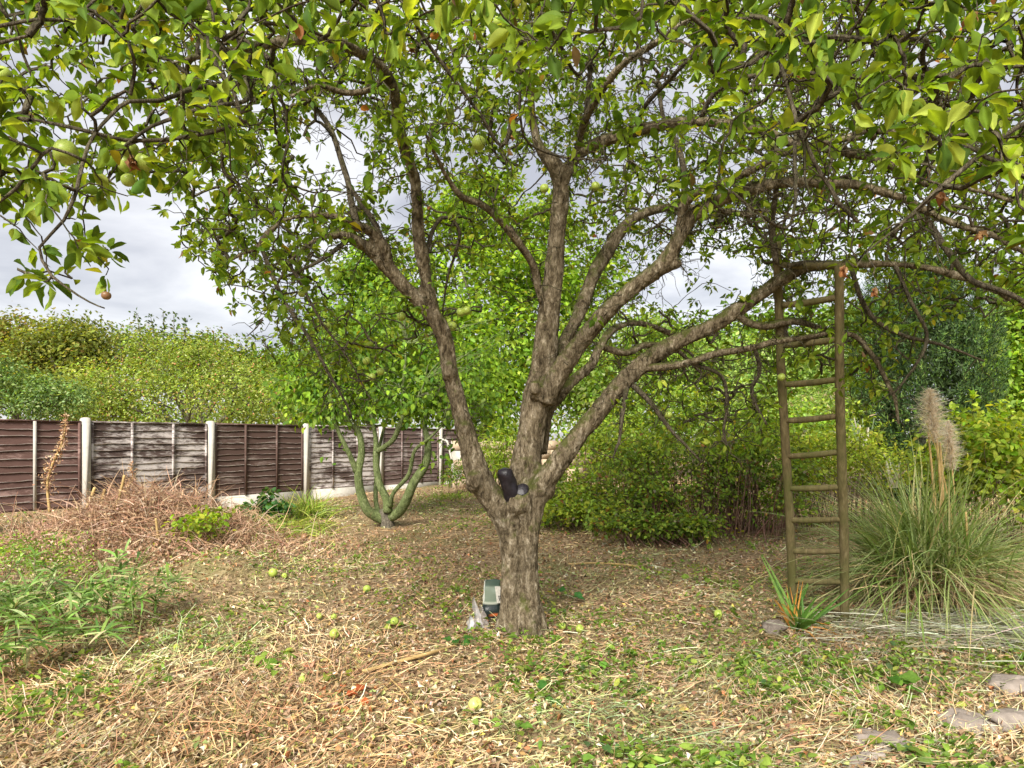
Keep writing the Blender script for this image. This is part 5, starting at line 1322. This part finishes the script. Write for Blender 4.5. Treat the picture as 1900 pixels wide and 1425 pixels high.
# ------------------------------------------------------------------ stones
def stone(x, y, w, d, h, lab, rot=0):
    p = gpix(x, y); s = p[1] / FPX
    a = Acc(); nu, nv = 30, 15; V = []
    for j in range(nv):
        ph = -math.pi / 2 + math.pi * j / (nv - 1)
        for k in range(nu):
            th = 2 * math.pi * k / nu
            c, n_ = math.cos(th), math.sin(th)
            V.append((math.copysign(abs(c) ** .7, c) * math.cos(ph) ** .6 * w * s / 2, math.copysign(abs(n_) ** .7, n_) * math.cos(ph) ** .6 * d / 2, math.sin(ph) * h / 2))
    V = crumple(np.array(V), .07, 8, x * .01); V = crumple(V, .03, 22, x * .02)
    cr_, sr_ = math.cos(rot), math.sin(rot)
    V = np.c_[V[:, 0] * cr_ - V[:, 1] * sr_, V[:, 0] * sr_ + V[:, 1] * cr_, V[:, 2]] + A3(p[0], p[1], float(ground(p[0], p[1])) - h * .02)
    a.add(V, None, [(j * nu + k, j * nu + (k + 1) % nu, (j + 1) * nu + (k + 1) % nu, (j + 1) * nu + k) for j in range(nv - 1) for k in range(nu)])
    tag(a.obj('stone', MAT['stone']), lab, 'stone', 'stones in the weeds')
stone(1800, 1352, 110, .20, .11, 'long flat grey brown stone slab in the weeds', -.35)
stone(1645, 1385, 80, .16, .09, 'half buried pale stone next to bright green weeds', -.3)
stone(1600, 1418, 50, .12, .08, 'small whitish pointed stone at the path edge', .3)
stone(1432, 1170, 34, .13, .18, 'ivy covered upright stone beside the orange strap leaved plant', .2)
stone(1885, 1280, 90, .25, .10, 'broad dusty stone slab beyond the long flat one', -.2)
stone(1880, 1345, 70, .2, .10, 'low worn stone slab touching the long flat one', -.4)

# ------------------------------------------------------------------ windfall apples and loose sticks
wf = [(881, 1313, 12.5, 2, 'large green apple with rosy blush lying alone in the straw', None)]
G_ = 'windfall apples in the cut grass'
wf += [(506, 1066, 8, 0, 'larger of two windfall apples lying together below the dead heap', G_), (528, 1071, 5, 0, 'smaller of two windfall apples lying together below the dead heap', G_),
       (620, 1180, 9, 0, 'green windfall apple in front of two smaller level apples in the straw', G_), (592, 1147, 5.5, 0, 'one of two small level windfall apples behind a larger one', G_), (620, 1148, 5.5, 0, 'one of two small level windfall apples behind a larger one', G_),
       (732, 1157, 8, 0, 'single green windfall apple level with the plastic film', G_), (561, 1266, 7, 0, 'green windfall apple beside the rusty red dead leaves', G_), (681, 1096, 7, 0, 'lone green windfall apple between the green barked tree and the bag', G_),
       (1332, 1143, 8, 0, 'green windfall apple short of the strap leaved plant', G_), (1043, 1166, 7, 0, 'one of two windfall apples side by side at the trunk foot', G_), (1075, 1170, 7.5, 0, 'one of two windfall apples side by side at the trunk foot', G_)]
wf.append((1770, 1418, 8, 3, 'small red windfall fruit by the stone slabs', None)); wf.append((565, 999, 6, 3, 'pink red windfall fruit near the fence grass tuft', None))
for k, (x, y, r, mi, lab, grp) in enumerate(wf):
    p = gpix(x, y + r * .8); s = p[1] / FPX * r
    o = link('windfall_apple', AM[mi if mi else k % 2]); o.location = (p[0], p[1], float(ground(p[0], p[1])) + s * .85 + .012)
    o.scale = [s] * 3; o.rotation_euler = (rng.uniform(-2, 2), rng.uniform(-2, 2), rng.uniform(0, 6)); tag(o, lab, 'apple', grp)
def stick(pts, r, lab, mat='twig'):
    rows = []
    for (x, y) in pts:
        p = gpix(x, y); rows.append(np.r_[p + A3(0, 0, .03), r])
    rows = np.array(rows); rows[-1, 3] *= .5
    a = Acc(); tube(a, spline(rows, .03), 7, lump=.08); tag(a.obj('stick', MAT[mat]), lab, 'stick')
stick([(672, 1256), (735, 1238), (800, 1220), (848, 1205)], .011, 'long straight straw coloured stalk lying left of the trunk', 'straw')
stick([(962, 1249), (1005, 1256), (1045, 1270)], .010, 'short dark purple brown twig lying right of the trunk base')
stick([(1055, 1052), (1110, 1050), (1175, 1055), (1190, 1062)], .010, 'pale dry stalk lying before the brambles', 'straw')
stick([(720, 1265), (745, 1290), (780, 1335)], .005, 'thin pale bent stalk beside the rosy windfall apple', 'straw')
stick([(1560, 1250), (1610, 1285), (1660, 1320)], .008, 'grey stalk lying towards the stone slabs', 'straw')

# ------------------------------------------------------------------ ground litter (nobody could count it)
def scatter(n, ymin=2.0, ymax=17.0, e=1.45):
    u = rng.uniform(size=n)
    k = 1 - e
    Y = (ymin ** k + u * (ymax ** k - ymin ** k)) ** (1 / k)
    X = rng.uniform(-1, 1, n) * (Y * .82 + .9)
    return X, Y
def dens(X, Y, seed, base, lo, hi):
    v = fbm(X, Y, seed, 3, base)
    return np.clip((v - lo) / (hi - lo), 0, 1)
def patchy(C, X, Y, gain=1.0):
    a_ = np.clip(fbm(X, Y, 61, 3, 1.1) * 2.2, -1, 1)[:, None]; b_ = np.clip(fbm(X, Y, 71, 3, .8) * 2.2, -1, 1)[:, None]
    C = C * (1 + .34 * gain * a_)
    C = np.where(b_ > 0, C * (1 - b_ * gain * A3(.42, .12, .35)), C * (1 + b_ * gain * A3(-.02, .16, .26)))
    return np.clip(C, .02, .92)
def litter():
    # straw
    X, Y = scatter(112000)
    thin = rng.uniform(size=len(X)) < .45 + .55 * dens(X, Y, 21, .9, -.25, .15)
    X, Y = X[thin], Y[thin]; n = len(X)
    flow = fbm(X, Y, 31, 2, .7) * 5 + rng.normal(size=n) * .9
    el = np.abs(rng.normal(0, .22, n))
    D_ = np.c_[np.cos(flow) * np.cos(el), np.sin(flow) * np.cos(el) * .8, np.sin(el)]
    P = np.c_[X, Y, ground(X, Y) + rng.uniform(.0, .035, n)]
    L_ = rng.uniform(.025, .15, n) * np.where(rng.uniform(size=n) < .06, 2.2, 1)
    f = Acc()
    right = np.clip((X / Y + .1) * 1.6, 0, 1) * np.clip((9 - Y) / 4, 0, 1)
    C = pick(PAL_STRAW, n, .22)
    C2 = pick([(.40, .38, .24, 3), (.30, .33, .16, 2), (.52, .5, .36, 2), (.34, .24, .13, 2)], n, .2)
    sel = rng.uniform(size=n) < right * .7
    C[sel] = C2[sel]
    C = patchy(C, X, Y)
    blade_batch(f, P, D_, np.cross(D_, A3(0, 0, 1)) + rng.normal(size=(n, 3)) * .5, L_, rng.uniform(.0013, .0040, n) * (1 + Y * .07), rng.normal(size=(n, 3)) * .22 - A3(0, 0, .12), C, 2, 'straw')
    stuff(f.obj('cut_straw', MAT['litter']))
    # brown leaf crumbs
    X, Y = scatter(68000); n = len(X)
    f = Acc(); P = np.c_[X, Y, ground(X, Y) + rng.uniform(.0, .03, n)]
    leaf_batch(f, 'low', P, rdir(n) * A3(1, 1, .5), rdir(n) + A3(0, 0, .6), rng.uniform(.012, .040, n) * (1 + Y * .04), rng.uniform(.009, .024, n) * (1 + Y * .04), rng.uniform(.1, 1.1, n), rng.uniform(-.3, .8, n),
               pick([(.42, .30, .17, 4), (.32, .20, .105, 3), (.52, .41, .25, 3), (.20, .12, .07, 2.2), (.44, .2, .09, .35), (.62, .54, .40, 1.0), (.52, .42, .12, .4), (.30, .34, .11, 1.8)], n, .24) * (1 + .0 * X[:, None]))
    stuff(f.obj('leaf_litter', MAT['litter']))
    # green seedlings and creeping leaves
    X, Y = scatter(46000, e=1.5)
    dn = dens(X, Y, 41, 1.1, -.05, .45)
    zone = .26 + .40 * np.clip((X / Y - .02) * 2.2, 0, 1) * np.clip((5.4 - Y) / 1.5, .25, 1) + .5 * np.exp(-(((X + 1.2) / 1.6) ** 2 + ((Y - 9.9) / .8) ** 2)) + .2 * (Y > 9.5)
    thin = rng.uniform(size=len(X)) < dn * zone * 1.5
    X, Y = X[thin], Y[thin]; n = len(X)
    k = 4; sz = np.repeat(rng.uniform(.55, 1.5, n) ** 1.4, k); X = np.repeat(X, k) + rng.normal(size=n * k) * .03 * sz; Y = np.repeat(Y, k) + rng.normal(size=n * k) * .03 * sz; n *= k
    f = Acc(); P = np.c_[X, Y, ground(X, Y) + rng.uniform(.01, .07, n)]
    cw = pick([(.16, .27, .045, 4), (.22, .34, .06, 3), (.11, .19, .035, 3), (.33, .38, .08, 1.2), (.08, .15, .05, 1)], n)
    Lw, Ww, Aw, Nw, fo, cu = rng.uniform(.018, .045, n) * sz, rng.uniform(.013, .027, n) * sz, rdir(n) * A3(1, 1, .35), rng.normal(size=(n, 3)) * .4 + A3(0, 0, 1), rng.uniform(0, .5, n), rng.uniform(-.1, .5, n)
    nr = Y < 4.6
    for msk, tp in ((nr, 'mid'), (~nr, 'low')):
        leaf_batch(f, tp, P[msk], Aw[msk], Nw[msk], Lw[msk], Ww[msk], fo[msk], cu[msk], cw[msk])
    stuff(f.obj('creeping_weeds', MAT['leaf']))
    # thin living grass
    X, Y = scatter(16000)
    dn = dens(X, Y, 51, 1.0, -.1, .35); thin = rng.uniform(size=len(X)) < .18 + dn * .8
    X, Y = X[thin], Y[thin]; n = len(X); f = Acc()
    P = np.c_[X, Y, ground(X, Y)]
    blade_batch(f, P, unit(rng.normal(size=(n, 3)) * A3(.7, .7, .2) + A3(0, 0, .7)), rdir(n), rng.uniform(.04, .14, n), rng.uniform(.002, .0045, n) * (1 + Y * .05), rng.normal(size=(n, 3)) * .3 - A3(0, 0, .3), pick([(.2, .25, .06, 3), (.3, .32, .1, 2), (.13, .19, .04, 2), (.42, .38, .18, 2)], n), 3)
    stuff(f.obj('sparse_grass', MAT['blade']))
    # heap of pale grass clippings spread to the right of the pampas
    f = Acc(); n = 4200
    X = rng.normal(3.9, .75, n); Y = rng.normal(5.0, .32, n) ; P = np.c_[X, Y, ground(X, Y) + rng.uniform(.0, .09, n)]
    D_ = unit(np.c_[rng.normal(.9, .3, n), rng.normal(-.35, .3, n), rng.normal(.02, .15, n)])
    blade_batch(f, P, D_, np.cross(D_, A3(0, 0, 1)) + rng.normal(size=(n, 3)) * .4, rng.uniform(.15, .5, n), rng.uniform(.003, .007, n), rng.normal(size=(n, 3)) * .1 - A3(0, 0, .12), pick([(.45, .44, .33, 3), (.55, .54, .43, 2), (.33, .33, .2, 2), (.24, .27, .14, 1)], n), 3, 'straw')
    for v in f.V: v[:, 2] = np.maximum(v[:, 2], ground(v[:, 0], v[:, 1]) + .005)
    stuff(f.obj('grass_clippings', MAT['litter']))
litter()
# single leafy seedlings and red dead leaves that stand out
def sprig(x, y, n, L, pal, lab, h=.08, sp=.06, name='seedling', mat='leaf'):
    p = gpix(x, y); p[2] = float(ground(p[0], p[1]))
    root = thing(name, lab, 'seedling' if name == 'seedling' else 'dead leaves', tuple(p))
    for k in range(n):
        a = Acc()
        d = unit(rng.normal(size=3) * A3(1, 1, .25))
        base = p + A3(d[0], d[1], 0) * sp * rng.uniform(.2, 1) + A3(0, 0, h * rng.uniform(.4, 1.1))
        leaf_batch(a, 'fine', base[None], d[None], (A3(0, -.25, 1) + rng.normal(size=3) * .35)[None], np.array([L * rng.uniform(.8, 1.2)]), np.array([L * rng.uniform(.6, .85)]), np.array([.15]), np.array([.15]), pick(pal, 1), wave=.12)
        tube_batch(a, p[None], ((p + base) / 2 + A3(0, 0, .02))[None], base[None], np.array([.0025]), np.array([.0015]), A3(.15, .18, .06)[None], 3, 4)
        a.obj('leaf', MAT[mat], root)
GR = [(.12, .23, .035, 1), (.17, .29, .05, 1), (.22, .31, .05, .6)]
sprig(505, 1228, 5, .11, GR, 'broad green dock leaves left of the trunk among straw', .06, .1)
sprig(955, 1375, 6, .06, GR, 'bright green five leaved seedling below the rosy apple', .08, .07)
sprig(1645, 1280, 6, .10, [(.09, .22, .03, 1), (.14, .28, .04, 1)], 'bright green violet leaves before the stone slabs', .08, .1)
sprig(1670, 1405, 5, .08, GR, 'pale green lobed weed beside the half buried stone', .06, .07)
sprig(1105, 1245, 6, .06, GR, 'green bramble seedling right of the lying twig', .07, .08)
sprig(1180, 1230, 6, .055, GR, 'low green trefoil weed right of the bramble seedling', .06, .08)
sprig(1295, 1085, 5, .07, [(.25, .33, .06, 1), (.2, .3, .05, 1)], 'yellow green seedling between brambles and trunk', .1, .08)
sprig(1375, 1000, 6, .06, [(.42, .40, .04, 1), (.36, .36, .04, 1)], 'yellow leaved sprig at the foot of the dark brambles', .14, .16)
sprig(850, 1200, 4, .075, [(.05, .14, .025, 1)], 'dark green ivy leaf sprig left of the trunk base', .06, .05)
sprig(1060, 1120, 4, .075, [(.05, .16, .04, 1)], 'dark green rounded leaves right of the trunk base', .1, .07)
sprig(355, 1035, 6, .07, GR, 'round pale green leaves on the near edge of the dead heap', .12, .1)
sprig(820, 1130, 4, .05, [(.3, .36, .05, 1), (.24, .33, .05, 1)], 'yellow green upright leaves left of the plastic film', .1, .05)
sprig(630, 1300, 16, .055, [(.36, .09, .03, 2), (.42, .16, .06, 1)], 'patch of rusty red dead leaves in the straw', .03, .14, 'dead_leaf_patch', mat='litter')
sprig(625, 1268, 5, .06, [(.27, .34, .05, 1), (.33, .34, .05, 1)], 'yellow green sprig just behind the rusty red leaves', .08, .07)
sprig(1690, 1170, 4, .07, [(.27, .34, .05, 1)], 'yellow green leaves in front of the pampas grass', .15, .07)
sprig(1020, 1300, 5, .07, [(.06, .17, .035, 1), (.09, .2, .04, 1)], 'dark green nettle leaves right of the rosy apple', .05, .1)

for o in bpy.data.objects:
    if 'wcoords' in o: del o['wcoords']
